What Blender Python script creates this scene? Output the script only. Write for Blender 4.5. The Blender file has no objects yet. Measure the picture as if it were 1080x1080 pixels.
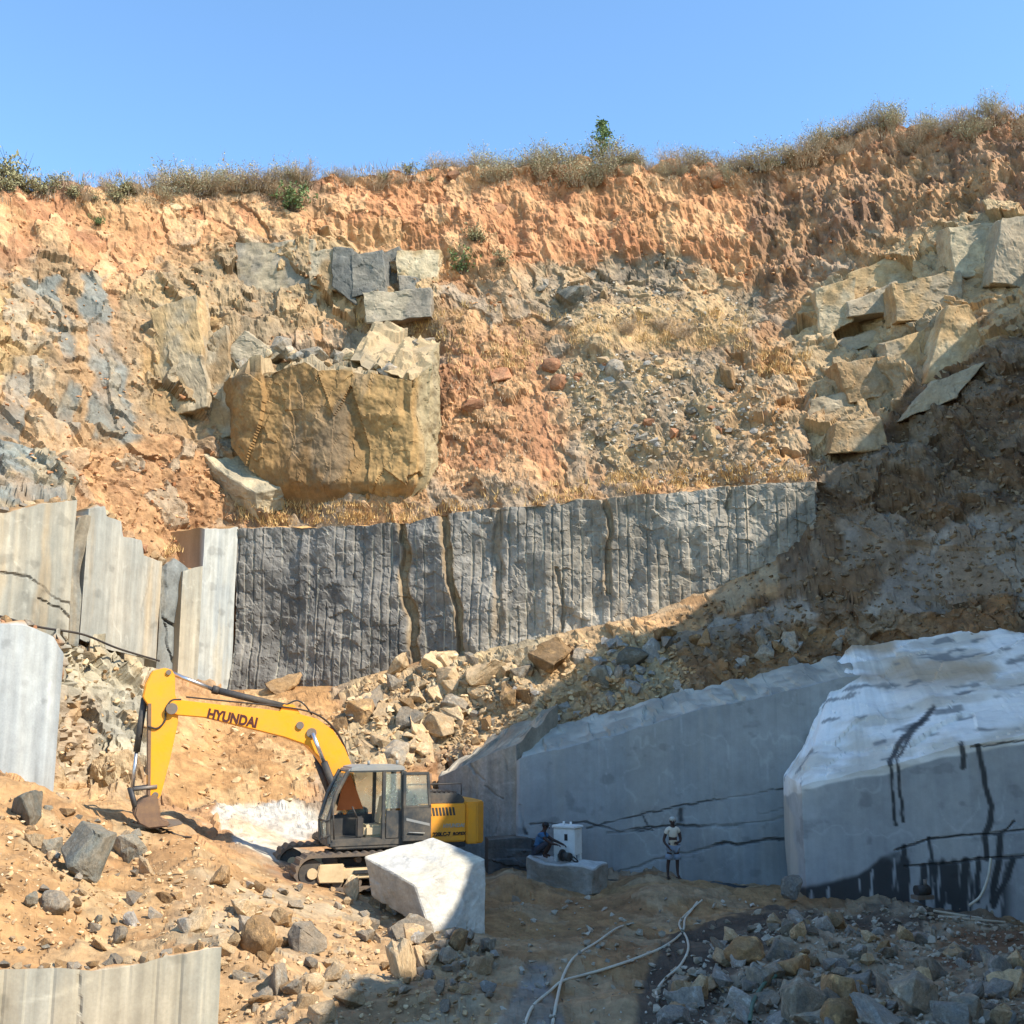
import bpy, bmesh, math, random
import numpy as np
from mathutils import Vector, Matrix, Euler

# ------------------------------------------------------------------ camera, sky, sun
SC = bpy.context.scene
COL = SC.collection
F = 1168.0                      # focal length in photo pixels (1080 px wide)
CAM = np.array([0.0, 0.0, 5.0])
PITCH = math.radians(10.57)
cd = bpy.data.cameras.new('camera')
cam = bpy.data.objects.new('camera', cd); COL.objects.link(cam)
cd.sensor_width = 36.0; cd.lens = 36.0 * F / 1080.0
cd.clip_start = 0.1; cd.clip_end = 2000
cam.location = CAM; cam.rotation_euler = (math.radians(90) + PITCH, 0, 0)
SC.camera = cam

SUN = Vector((0.62, -0.35, 0.70)).normalized()
w = bpy.data.worlds.new('World'); SC.world = w; w.use_nodes = True
nt = w.node_tree
sky = nt.nodes.new('ShaderNodeTexSky'); sky.sky_type = 'NISHITA'; sky.sun_disc = False
sky.sun_elevation = math.asin(SUN.z); sky.sun_rotation = math.atan2(SUN.x, SUN.y)
sky.altitude = 2000; sky.air_density = 1.0; sky.dust_density = 0.0; sky.ozone_density = 1.5
bg = nt.nodes['Background']; bg.inputs['Strength'].default_value = 0.13
tint = nt.nodes.new('ShaderNodeMix'); tint.data_type = 'RGBA'; tint.blend_type = 'MULTIPLY'; tint.inputs[0].default_value = 1.0
tint.inputs[7].default_value = (.81, .99, 1.02, 1)     # one white balance for the whole sky
nt.links.new(sky.outputs[0], tint.inputs[6]); nt.links.new(tint.outputs[2], bg.inputs[0])
sl = bpy.data.lights.new('sun', 'SUN'); sl.energy = 2.75; sl.angle = math.radians(0.55); sl.color = (1.0, 0.92, 0.81)
so = bpy.data.objects.new('sun', sl); COL.objects.link(so)
so.rotation_euler = SUN.to_track_quat('Z', 'Y').to_euler(); so.location = (20, -10, 40)
vs = SC.view_settings
vs.view_transform = 'Standard'; vs.look = 'None'; vs.gamma = 1.0; vs.use_curve_mapping = False
vs.exposure = 1.6

# ------------------------------------------------------------------ pixel <-> world
CP, SP = math.cos(PITCH), math.sin(PITCH)
def W(px, py, Y):
    x = (np.asarray(px, float) - 540) / F; v = (540 - np.asarray(py, float)) / F
    d = CP - v * SP
    t = Y / d
    return np.stack(np.broadcast_arrays(x * t, np.asarray(Y, float), CAM[2] + (SP + v * CP) * t), -1)
def zat(py, Y):
    v = (540 - np.asarray(py, float)) / F
    return CAM[2] + Y * (SP + v * CP) / (CP - v * SP)
def project(p):
    p = np.asarray(p, float)
    z = p[..., 2] - CAM[2]; y = p[..., 1]
    dep = y * CP + z * SP; up = -y * SP + z * CP
    dep = np.where(dep < 0.1, 0.1, dep)
    return 540 + F * p[..., 0] / dep, 540 - F * up / dep

# ------------------------------------------------------------------ numpy noise
def _hash(ix, iy, iz, seed):
    n = (ix.astype(np.int64) * 73856093) ^ (iy.astype(np.int64) * 19349663) ^ (iz.astype(np.int64) * 83492791) ^ (seed * 2654435761)
    n &= 0xFFFFFFFF
    n = ((n ^ (n >> 16)) * 0x45d9f3b) & 0xFFFFFFFF
    n = ((n ^ (n >> 16)) * 0x45d9f3b) & 0xFFFFFFFF
    return n ^ (n >> 16)
def _h01(ix, iy, iz, seed):
    return (_hash(ix, iy, iz, seed) & 0xFFFFFF).astype(np.float32) / 16777216.0
def vnoise(p, seed=0):
    p = np.asarray(p, np.float32); i = np.floor(p).astype(np.int64); f = p - i
    f = f * f * (3 - 2 * f)
    r = 0
    for dx in (0, 1):
        for dy in (0, 1):
            for dz in (0, 1):
                wgt = (f[:, 0] if dx else 1 - f[:, 0]) * (f[:, 1] if dy else 1 - f[:, 1]) * (f[:, 2] if dz else 1 - f[:, 2])
                r = r + wgt * _h01(i[:, 0] + dx, i[:, 1] + dy, i[:, 2] + dz, seed)
    return r * 2 - 1
def fbm(p, octv=4, seed=0, gain=0.5):
    r = 0; a = 1.0; t = 0
    p = np.asarray(p, np.float32)
    for o in range(octv):
        r = r + a * vnoise(p * (2.03 ** o) + 17.3 * o, seed + o); t += a; a *= gain
    return r / t * 1.6
def worley(p, seed=0, jit=0.95):
    """returns F1, F2, cell random, facet height (tilted plane per cell)"""
    p = np.asarray(p, np.float32); i = np.floor(p).astype(np.int64)
    n = len(p)
    f1 = np.full(n, 9.0, np.float32); f2 = np.full(n, 9.0, np.float32)
    rid = np.zeros(n, np.float32); pl = np.zeros(n, np.float32)
    for dx in (-1, 0, 1):
        for dy in (-1, 0, 1):
            for dz in (-1, 0, 1):
                cx, cy, cz = i[:, 0] + dx, i[:, 1] + dy, i[:, 2] + dz
                h = _hash(cx, cy, cz, seed)
                a = (h & 1023).astype(np.float32) / 1023; b = ((h >> 10) & 1023).astype(np.float32) / 1023
                c = ((h >> 20) & 1023).astype(np.float32) / 1023
                vx = p[:, 0] - (cx + .5 + jit * (a - .5)); vy = p[:, 1] - (cy + .5 + jit * (b - .5)); vz = p[:, 2] - (cz + .5 + jit * (c - .5))
                d = vx * vx + vy * vy + vz * vz
                m = d < f1
                f2 = np.where(m, f1, np.minimum(f2, d))
                f1 = np.where(m, d, f1)
                g = (b * 7.13 + a * 3.1) % 1.0
                rid = np.where(m, g, rid)
                tilt = (g - .5) + ((a * 5.7 + c) % 1 - .5) * vx * 1.6 + ((c * 3.3 + b) % 1 - .5) * vz * 1.6 + ((a + b * 4.4) % 1 - .5) * vy * 1.2
                pl = np.where(m, tilt, pl)
    return np.sqrt(f1), np.sqrt(f2), rid, pl
def sstep(a, b, x):
    t = np.clip((x - a) / (b - a), 0, 1); return t * t * (3 - 2 * t)
def lin(*c):
    """sRGB 0-255 -> linear"""
    c = np.array(c, float) / 255.0
    return np.where(c <= .04045, c / 12.92, ((c + .055) / 1.055) ** 2.4)
def seg_dist(x, y, pts):
    d = np.full(np.shape(x), 1e9)
    for (x0, y0), (x1, y1) in zip(pts[:-1], pts[1:]):
        dx, dy = x1 - x0, y1 - y0
        t = np.clip(((x - x0) * dx + (y - y0) * dy) / (dx * dx + dy * dy + 1e-9), 0, 1)
        d = np.minimum(d, np.hypot(x - x0 - t * dx, y - y0 - t * dy))
    return d
# polygon masks in the photo's plane, rasterised at 1/4 and blurred
MX0, MY0, MS, MW, MH = -400, 40, 4, 480, 300
_gx, _gy = np.meshgrid(MX0 + MS * (np.arange(MW) + .5), MY0 + MS * (np.arange(MH) + .5))
def inpoly(x, y, poly):
    r = np.zeros(np.shape(x), bool); j = len(poly) - 1
    for i in range(len(poly)):
        xi, yi = poly[i]; xj, yj = poly[j]
        if yi != yj:
            r ^= ((yi > y) != (yj > y)) & (x < (xj - xi) * (y - yi) / (yj - yi) + xi)
        j = i
    return r
def raster(polys, soft):
    m = np.zeros((MH, MW))
    for p in polys: m = np.maximum(m, inpoly(_gx, _gy, p).astype(float))
    k = max(1, int(soft / MS))
    for _ in range(2):
        for ax in (0, 1):
            c = np.cumsum(np.concatenate([np.repeat(np.take(m, [0], ax), k, ax), m, np.repeat(np.take(m, [-1], ax), k, ax)], ax), ax)
            n = m.shape[ax]
            hi = np.take(c, np.arange(2 * k, 2 * k + n) , ax); lo = np.take(c, np.arange(0, n), ax)
            m = (hi - lo) / (2 * k)
    return m
def sample(m, px, py):
    x = np.clip((px - MX0) / MS - .5, 0, MW - 1.001); y = np.clip((py - MY0) / MS - .5, 0, MH - 1.001)
    i = x.astype(int); j = y.astype(int); fx = x - i; fy = y - j
    return (m[j, i] * (1 - fx) + m[j, i + 1] * fx) * (1 - fy) + (m[j + 1, i] * (1 - fx) + m[j + 1, i + 1] * fx) * fy

# ------------------------------------------------------------------ mesh helpers
def np_mesh(name, v, f, col=None, smooth=False, extra=None):
    me = bpy.data.meshes.new(name)
    v = np.asarray(v, np.float32); f = np.asarray(f, np.int32)
    k = f.shape[1]
    me.vertices.add(len(v)); me.vertices.foreach_set('co', v.ravel())
    me.loops.add(f.size); me.loops.foreach_set('vertex_index', f.ravel())
    me.polygons.add(len(f)); me.polygons.foreach_set('loop_start', np.arange(0, f.size, k, dtype=np.int32))
    me.polygons.foreach_set('use_smooth', np.full(len(f), smooth))
    if col is not None:
        a = me.attributes.new('Col', 'FLOAT_COLOR', 'POINT')
        a.data.foreach_set('color', np.concatenate([col, np.ones((len(v), 1))], 1).astype(np.float32).ravel())
    if extra is not None:
        a = me.attributes.new('Wet', 'FLOAT', 'POINT'); a.data.foreach_set('value', np.asarray(extra, np.float32))
    me.update(calc_edges=True); me.validate()
    return me
def add(name, me, mat=None, parent=None):
    o = bpy.data.objects.new(name, me); COL.objects.link(o)
    if mat is not None and me is not None: me.materials.clear(); me.materials.append(mat)
    if parent is not None: o.parent = parent
    return o
def tag(o, label=None, cat=None, group=None, kind=None):
    if label: o['label'] = label
    if cat: o['category'] = cat; o['kind'] = 'thing'
    if group: o['group'] = group
    if kind: o['kind'] = kind
    return o
def thing(name, label, cat, loc=(0, 0, 0), rot=(0, 0, 0), group=None):
    o = add(name, None); o.location = loc; o.rotation_euler = rot
    return tag(o, label, cat, group)
def bm_mesh(name, bm, smooth=False):
    me = bpy.data.meshes.new(name); bm.normal_update(); bm.to_mesh(me); bm.free()
    if smooth:
        me.polygons.foreach_set('use_smooth', np.full(len(me.polygons), True))
    return me
def grid_faces(nr, nc):
    i, j = np.meshgrid(np.arange(nr - 1), np.arange(nc - 1), indexing='ij')
    a = (i * nc + j).ravel()
    return np.stack([a, a + nc, a + nc + 1, a + 1], 1)

# ------------------------------------------------------------------ materials
def mat_base(name):
    m = bpy.data.materials.new(name); m.use_nodes = True
    n = m.node_tree; b = n.nodes['Principled BSDF']
    return m, n, b
def N(n, t, **kw):
    x = n.nodes.new(t)
    for k, v in kw.items(): setattr(x, k, v)
    return x
def math_node(n, op, a, b=None):
    x = N(n, 'ShaderNodeMath', operation=op)
    for k, s in enumerate((a, b)):
        if s is None: continue
        if isinstance(s, (int, float)): x.inputs[k].default_value = s
        else: n.links.new(s, x.inputs[k])
    return x.outputs[0]
def mapr(n, s, a, b, lo=0.3, hi=0.7):
    x = N(n, 'ShaderNodeMapRange'); n.links.new(s, x.inputs[0])
    x.inputs[1].default_value = lo; x.inputs[2].default_value = hi; x.inputs[3].default_value = a; x.inputs[4].default_value = b
    return x.outputs[0]
def noise_node(n, vec, scale, detail=4, rough=0.6):
    x = N(n, 'ShaderNodeTexNoise'); x.inputs['Scale'].default_value = scale
    x.inputs['Detail'].default_value = detail; x.inputs['Roughness'].default_value = rough
    if vec is not None: n.links.new(vec, x.inputs['Vector'])
    return x.outputs['Fac']
def mulcol(n, col, fac):
    x = N(n, 'ShaderNodeVectorMath', operation='SCALE')
    n.links.new(col, x.inputs[0]); n.links.new(fac, x.inputs['Scale'])
    return x.outputs[0]
def attr_mat(name, rough=0.92, s1=3.0, s2=14.0, amt=0.28, bump=0.5, dist=0.05, wet=False, stretch=None):
    """colour from the mesh's own colour attribute, broken up by object-space noise"""
    m, n, b = mat_base(name)
    at = N(n, 'ShaderNodeAttribute', attribute_name='Col')
    tc = N(n, 'ShaderNodeTexCoord'); vec = tc.outputs['Object']
    if stretch:
        mp = N(n, 'ShaderNodeMapping'); mp.inputs['Scale'].default_value = stretch
        n.links.new(vec, mp.inputs[0]); vs2 = mp.outputs[0]
    else: vs2 = vec
    n1 = noise_node(n, vs2, s1, 5, .65); n2 = noise_node(n, vec, s2, 4, .7)
    k = math_node(n, 'MULTIPLY', mapr(n, n1, 1 - amt, 1 + amt), mapr(n, n2, 1 - amt * .7, 1 + amt * .7))
    n.links.new(mulcol(n, at.outputs['Color'], k), b.inputs['Base Color'])
    b.inputs['Roughness'].default_value = rough
    b.inputs['Specular IOR Level'].default_value = 0.25
    if wet:
        wa = N(n, 'ShaderNodeAttribute', attribute_name='Wet')
        n.links.new(mapr(n, wa.outputs['Fac'], rough, 0.45, 0, 1), b.inputs['Roughness'])
    bp = N(n, 'ShaderNodeBump'); bp.inputs['Strength'].default_value = bump; bp.inputs['Distance'].default_value = dist
    hsum = math_node(n, 'ADD', n1, math_node(n, 'MULTIPLY', n2, 0.6))
    n.links.new(hsum, bp.inputs['Height']); n.links.new(bp.outputs[0], b.inputs['Normal'])
    return m
def stone_mat(name, c1, c2, c3, scale=1.6, bump=0.6, var=0.3):
    """loose stone: two-tone mineral noise plus stains, each stone its own brightness"""
    m, n, b = mat_base(name)
    tc = N(n, 'ShaderNodeTexCoord'); oi = N(n, 'ShaderNodeObjectInfo')
    off = N(n, 'ShaderNodeVectorMath', operation='ADD')
    n.links.new(tc.outputs['Object'], off.inputs[0])
    sc = N(n, 'ShaderNodeVectorMath', operation='SCALE'); sc.inputs[0].default_value = (37, 51, 23)
    n.links.new(oi.outputs['Random'], sc.inputs['Scale']); n.links.new(sc.outputs[0], off.inputs[1])
    n1 = noise_node(n, off.outputs[0], scale, 5, .6); n2 = noise_node(n, off.outputs[0], scale * 4.2, 4, .7)
    n3 = noise_node(n, off.outputs[0], scale * 14, 3, .7)
    cr = N(n, 'ShaderNodeValToRGB')
    e = cr.color_ramp.elements; e[0].position = .34; e[1].position = .66
    e[0].color = (*c1, 1); e[1].color = (*c2, 1); el = e.new(.56); el.color = (*[(a + d) / 2 for a, d in zip(c1, c3)], 1)
    n.links.new(n1, cr.inputs[0])
    k = math_node(n, 'MULTIPLY', mapr(n, n2, .72, 1.28), mapr(n, oi.outputs['Random'], 1 - var, 1 + var, 0, 1))
    k = math_node(n, 'MULTIPLY', k, mapr(n, n3, .85, 1.15))
    n.links.new(mulcol(n, cr.outputs[0], k), b.inputs['Base Color'])
    b.inputs['Roughness'].default_value = .9; b.inputs['Specular IOR Level'].default_value = .25
    bp = N(n, 'ShaderNodeBump'); bp.inputs['Strength'].default_value = bump; bp.inputs['Distance'].default_value = .06
    n.links.new(math_node(n, 'ADD', n2, math_node(n, 'MULTIPLY', n3, .4)), bp.inputs['Height']); n.links.new(bp.outputs[0], b.inputs['Normal'])
    return m
def paint_mat(name, c, dirt, amt=0.5, rough=0.5, metal=0.0, scale=2.0):
    """machine paint with dust and scuffs"""
    m, n, b = mat_base(name)
    tc = N(n, 'ShaderNodeTexCoord')
    n1 = noise_node(n, tc.outputs['Object'], scale, 6, .7); n2 = noise_node(n, tc.outputs['Object'], scale * 7, 4, .7)
    mx = N(n, 'ShaderNodeMix', data_type='RGBA')
    mx.inputs[6].default_value = (*c, 1); mx.inputs[7].default_value = (*dirt, 1)
    n.links.new(math_node(n, 'MULTIPLY', mapr(n, n1, 0, amt, .38, .66), mapr(n, n2, .4, 1.0, .3, .7)), mx.inputs[0])
    n.links.new(mx.outputs[2], b.inputs['Base Color'])
    n.links.new(mapr(n, n1, rough, min(1, rough + .3), .4, .7), b.inputs['Roughness'])
    b.inputs['Metallic'].default_value = metal
    bp = N(n, 'ShaderNodeBump'); bp.inputs['Strength'].default_value = .12; bp.inputs['Distance'].default_value = .02
    n.links.new(n2, bp.inputs['Height']); n.links.new(bp.outputs[0], b.inputs['Normal'])
    return m
def leaf_mat(name, c1, c2):
    m, n, b = mat_base(name)
    oi = N(n, 'ShaderNodeObjectInfo'); tc = N(n, 'ShaderNodeTexCoord')
    n1 = noise_node(n, tc.outputs['Object'], 5, 3, .6)
    mx = N(n, 'ShaderNodeMix', data_type='RGBA'); mx.inputs[6].default_value = (*c1, 1); mx.inputs[7].default_value = (*c2, 1)
    n.links.new(math_node(n, 'ADD', mapr(n, n1, 0, .7), math_node(n, 'MULTIPLY', oi.outputs['Random'], .3)), mx.inputs[0])
    n.links.new(mx.outputs[2], b.inputs['Base Color']); b.inputs['Roughness'].default_value = .85
    b.inputs['Specular IOR Level'].default_value = .15
    return m

M_TERRAIN = attr_mat('quarry ground', s1=2.2, s2=9, amt=.22, bump=.7, dist=.08)
M_SAWN = attr_mat('sawn granite', s1=1.6, s2=22, amt=.12, bump=.12, dist=.02, wet=True, stretch=(2.2, 2.2, .35))
M_SMOOTH = attr_mat('smooth sawn granite', s1=.8, s2=26, amt=.07, bump=.06, dist=.01, wet=True)
M_SPLIT = attr_mat('split granite', s1=2.5, s2=12, amt=.2, bump=.5, dist=.05)
M_GREY = stone_mat('grey stone', lin(122, 118, 108), lin(164, 154, 136), lin(168, 144, 112))
M_PALE = stone_mat('pale stone', lin(168, 148, 118), lin(198, 176, 140), lin(182, 148, 104))
M_TAN = stone_mat('tan stone', lin(150, 118, 78), lin(190, 152, 104), lin(130, 112, 90))
M_ORANGE = stone_mat('orange stone', lin(160, 110, 76), lin(184, 138, 98), lin(146, 112, 86))
M_DARK = stone_mat('dark stone', lin(104, 105, 97), lin(140, 136, 122), lin(140, 122, 96))
M_BLUE = stone_mat('blue grey stone', lin(138, 136, 130), lin(176, 172, 162), lin(164, 148, 126))
# ------------------------------------------------------------------ terrain: one continuous sheet, plateau -> cliff -> bench -> floor
# per column: photo x, then (photo y, distance) of the same profile rows from the rim down to the floor in front
CTRL = {
 -300: [(178,41),(300,35),(400,32),(480,30),(530,28.5),(542,26),(655,25.8),(656,23.4),(825,23.2),(828,21),(900,16.5),(1000,13.3),(1100,13)],
 -150: [(180,44),(300,39),(400,36),(480,33.5),(530,31.5),(542,29.6),(655,29.4),(656,26.2),(825,26),(828,23),(900,18),(1005,14.8),(1110,14.6)],
 0:    [(192,47),(300,43),(400,40),(480,37.5),(530,35.2),(542,32.7),(668,32.5),(660,28.4),(828,28.2),(829,25.2),(900,20),(1020,15.9),(1130,15.8)],
 60:   [(192,48.3),(300,44.6),(400,42),(480,39.7),(530,37.4),(540,35.6),(676,35.4),(674,32.2),(836,31.0),(840,26.5),(915,20.8),(1024,16.1),(1130,16)],
 90:   [(194,49),(300,45.5),(400,43),(480,41),(530,39.4),(541,38.0),(692,37.8),(686,35.6),(838,33.6),(846,27.2),(922,21),(1024,16.2),(1130,16.1)],
 180:  [(198,51),(300,48),(400,45.8),(480,44),(550,43),(592,42.4),(708,42.3),(714,39.6),(850,32.5),(868,27.5),(935,21.5),(1008,16.6),(1130,16.4)],
 235:  [(196,51.8),(268,49.8),(400,47.3),(500,45.8),(548,45.2),(558,44.9),(722,44.7),(728,43.2),(868,32),(884,28.6),(950,21),(1030,17),(1130,15)],
 350:  [(181,53),(262,51),(390,49),(500,46.2),(550,45),(557,44.5),(718,44.3),(735,42.2),(892,31.6),(930,27.6),(968,23.5),(1042,17.8),(1120,14)],
 400:  [(179,53.6),(256,51.8),(365,49.5),(480,46.5),(545,44.8),(553,44.2),(705,44),(718,42.2),(886,32.2),(932,27.8),(982,24.2),(1040,18.3),(1120,14)],
 450:  [(178,54),(250,52.4),(340,50),(450,46.8),(540,44.6),(549,44),(692,43.8),(702,42.2),(822,37.6),(934,28.2),(985,24.6),(1040,18.8),(1120,14)],
 472:  [(177,54),(255,52.2),(339,49.9),(446,46.7),(538,44.4),(546,43.8),(688,43.6),(700,42),(812,39),(903,38.2),(985,24.5),(1040,19),(1120,14)],
 560:  [(171,54),(285,51.2),(335,49.5),(430,46.3),(526,43.6),(534,43),(668,42.8),(688,40.8),(778,37.8),(912,37.2),(952,29),(1040,20.3),(1120,14)],
 680:  [(165,54),(292,51.4),(348,48.6),(430,45.6),(518,42.7),(525,42.1),(648,41.9),(655,40.2),(738,37.8),(918,36.4),(949,30),(1040,20.4),(1120,14)],
 800:  [(174,53),(303,50.2),(355,47.6),(430,44.3),(506,41.6),(514,41),(592,40.8),(640,38.9),(718,37.6),(918,36.6),(956,29),(1040,19.3),(1120,13.5)],
 870:  [(136,52.5),(290,49),(350,46.5),(430,43.4),(500,40.9),(512,40.3),(545,40),(640,38.2),(705,37.2),(922,36.4),(970,27.5),(1040,18.8),(1120,13.5)],
 930:  [(120,52),(275,47.6),(345,45),(425,42.2),(495,40.2),(530,39.4),(590,38.4),(638,37.5),(694,36.8),(927,36.2),(978,26.8),(1040,18.4),(1120,13.2)],
 1000: [(128,50),(250,46),(330,43.2),(420,40.8),(500,38.9),(540,38.2),(600,37.2),(638,36.8),(676,36.2),(936,36),(985,26),(1040,18),(1120,13)],
 1080: [(112,48),(235,43.4),(330,40.8),(420,38.8),(500,37.3),(540,36.8),(600,36.2),(635,35.8),(652,35.4),(942,35.2),(990,25.6),(1040,17.6),(1120,13)],
 1230: [(98,45),(230,40.4),(330,37.8),(420,36.2),(500,34.8),(540,34.3),(600,33.7),(630,33.4),(640,33),(970,32.8),(1000,24),(1040,17),(1120,12.5)],
 1400: [(96,43),(230,38),(330,35.4),(420,34),(500,32.8),(540,32.3),(600,31.8),(630,31.4),(640,31),(975,30.8),(1005,23),(1040,16.5),(1120,12)],
}
PXS = np.array(sorted(CTRL)); CA = np.array([CTRL[k] for k in sorted(CTRL)], float)
cols = np.concatenate([np.arange(-300, -24, 9.0), np.arange(-24, 1104, 1.55), np.arange(1104, 1401, 9.0)])
NC = len(cols)
NR0 = CA.shape[1]
cpy = np.stack([np.interp(cols, PXS, CA[:, r, 0]) for r in range(NR0)], 1)
cY = np.stack([np.interp(cols, PXS, CA[:, r, 1]) for r in range(NR0)], 1)
def smooth1(a, wdt):
    k = np.exp(-np.linspace(-2, 2, 2 * wdt + 1) ** 2); k /= k.sum()
    b = np.concatenate([np.repeat(a[:1], wdt), a, np.repeat(a[-1:], wdt)])
    return np.convolve(b, k, 'valid')
for r in range(NR0):
    if r in (0, 1, 2, 3, 9, 10, 11):
        kw = 26 if r < 9 else 9; cpy[:, r] = smooth1(cpy[:, r], kw); cY[:, r] = smooth1(cY[:, r], kw)
# uneven skyline
rimn = fbm(np.stack([cols / 34., cols * 0, cols * 0 + 3], 1), 4, 5)
cpy[:, 0] += rimn * 7 + 3 * fbm(np.stack([cols / 9., cols * 0, cols * 0 + 8], 1), 2, 6)
SUB = [10, 70, 60, 55, 45, 10, 24, 12, 62, 60, 34, 50, 26, 6, 6]  # rows between controls: plateau..; first entry is plateau->rim
pts_rows = []; pyr = []
def wrow(py, Y): return W(cols, py, Y)
ctrlW = []
rimW = wrow(cpy[:, 0], cY[:, 0])
plat = rimW.copy(); plat[:, 1] += 45; plat[:, 0] *= 1.7; plat[:, 2] -= 3
ctrlW.append(plat)
for r in range(NR0): ctrlW.append(wrow(cpy[:, r], cY[:, r]))
hump = np.stack([cols * 0 + (cols - 540) / F * 12, cols * 0 + 4.2, cols * 0 + 3.1], 1); ctrlW.append(hump)
back = np.stack([(cols - 540) / F * 40, cols * 0 - 40, cols * 0 + 3.0], 1); ctrlW.append(back)
rowsW = []; rowseg = []
for r in range(len(ctrlW) - 1):
    n = SUB[r]
    for k in range(n):
        t = k / n
        rowsW.append(ctrlW[r] * (1 - t) + ctrlW[r + 1] * t); rowseg.append(r + t)
rowsW.append(ctrlW[-1]); rowseg.append(len(ctrlW) - 1)
G = np.array(rowsW); rowseg = np.array(rowseg); NR = len(G)
# soften the profile breaks (not at the quarried bench step)
def smooth_rows(A, it):
    for _ in range(it):
        B = A.copy(); B[1:-1] = (A[:-2] + 2 * A[1:-1] + A[2:]) / 4
        keep = ((rowseg > 6.6) & (rowseg < 8.2))[:, None, None]
        A = np.where(keep, A, B)
    return A
G = smooth_rows(G, 10)
base = G.reshape(-1, 3)
du = np.gradient(G, axis=1); dv = np.gradient(G, axis=0)
nrm = np.cross(dv, du); nrm /= np.linalg.norm(nrm, axis=2, keepdims=True) + 1e-9
flip = np.sign((nrm * (CAM - G)).sum(2, keepdims=True)); flip[flip == 0] = 1
nrm = nrm * flip
nrm[rowseg <= 1.0] = (0, 0, 1)
for _ in range(6):
    nrm[1:-1] = (nrm[:-2] + nrm[1:-1] * 2 + nrm[2:]) / 4; nrm[:, 1:-1] = (nrm[:, :-2] + nrm[:, 1:-1] * 2 + nrm[:, 2:]) / 4
nrm /= np.linalg.norm(nrm, axis=2, keepdims=True) + 1e-9
PXv, PYv = project(base)
PXv = np.broadcast_to(cols[None, :], (NR, NC)).ravel()
warp = fbm(base * .35, 3, 11); warp2 = fbm(base * .35 + 40, 3, 12)
wpx = PXv + warp * 14 + fbm(base * 1.5, 2, 13) * 6; wpy = PYv + warp2 * 12 + fbm(base * 1.5 + 9, 2, 14) * 6

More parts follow.
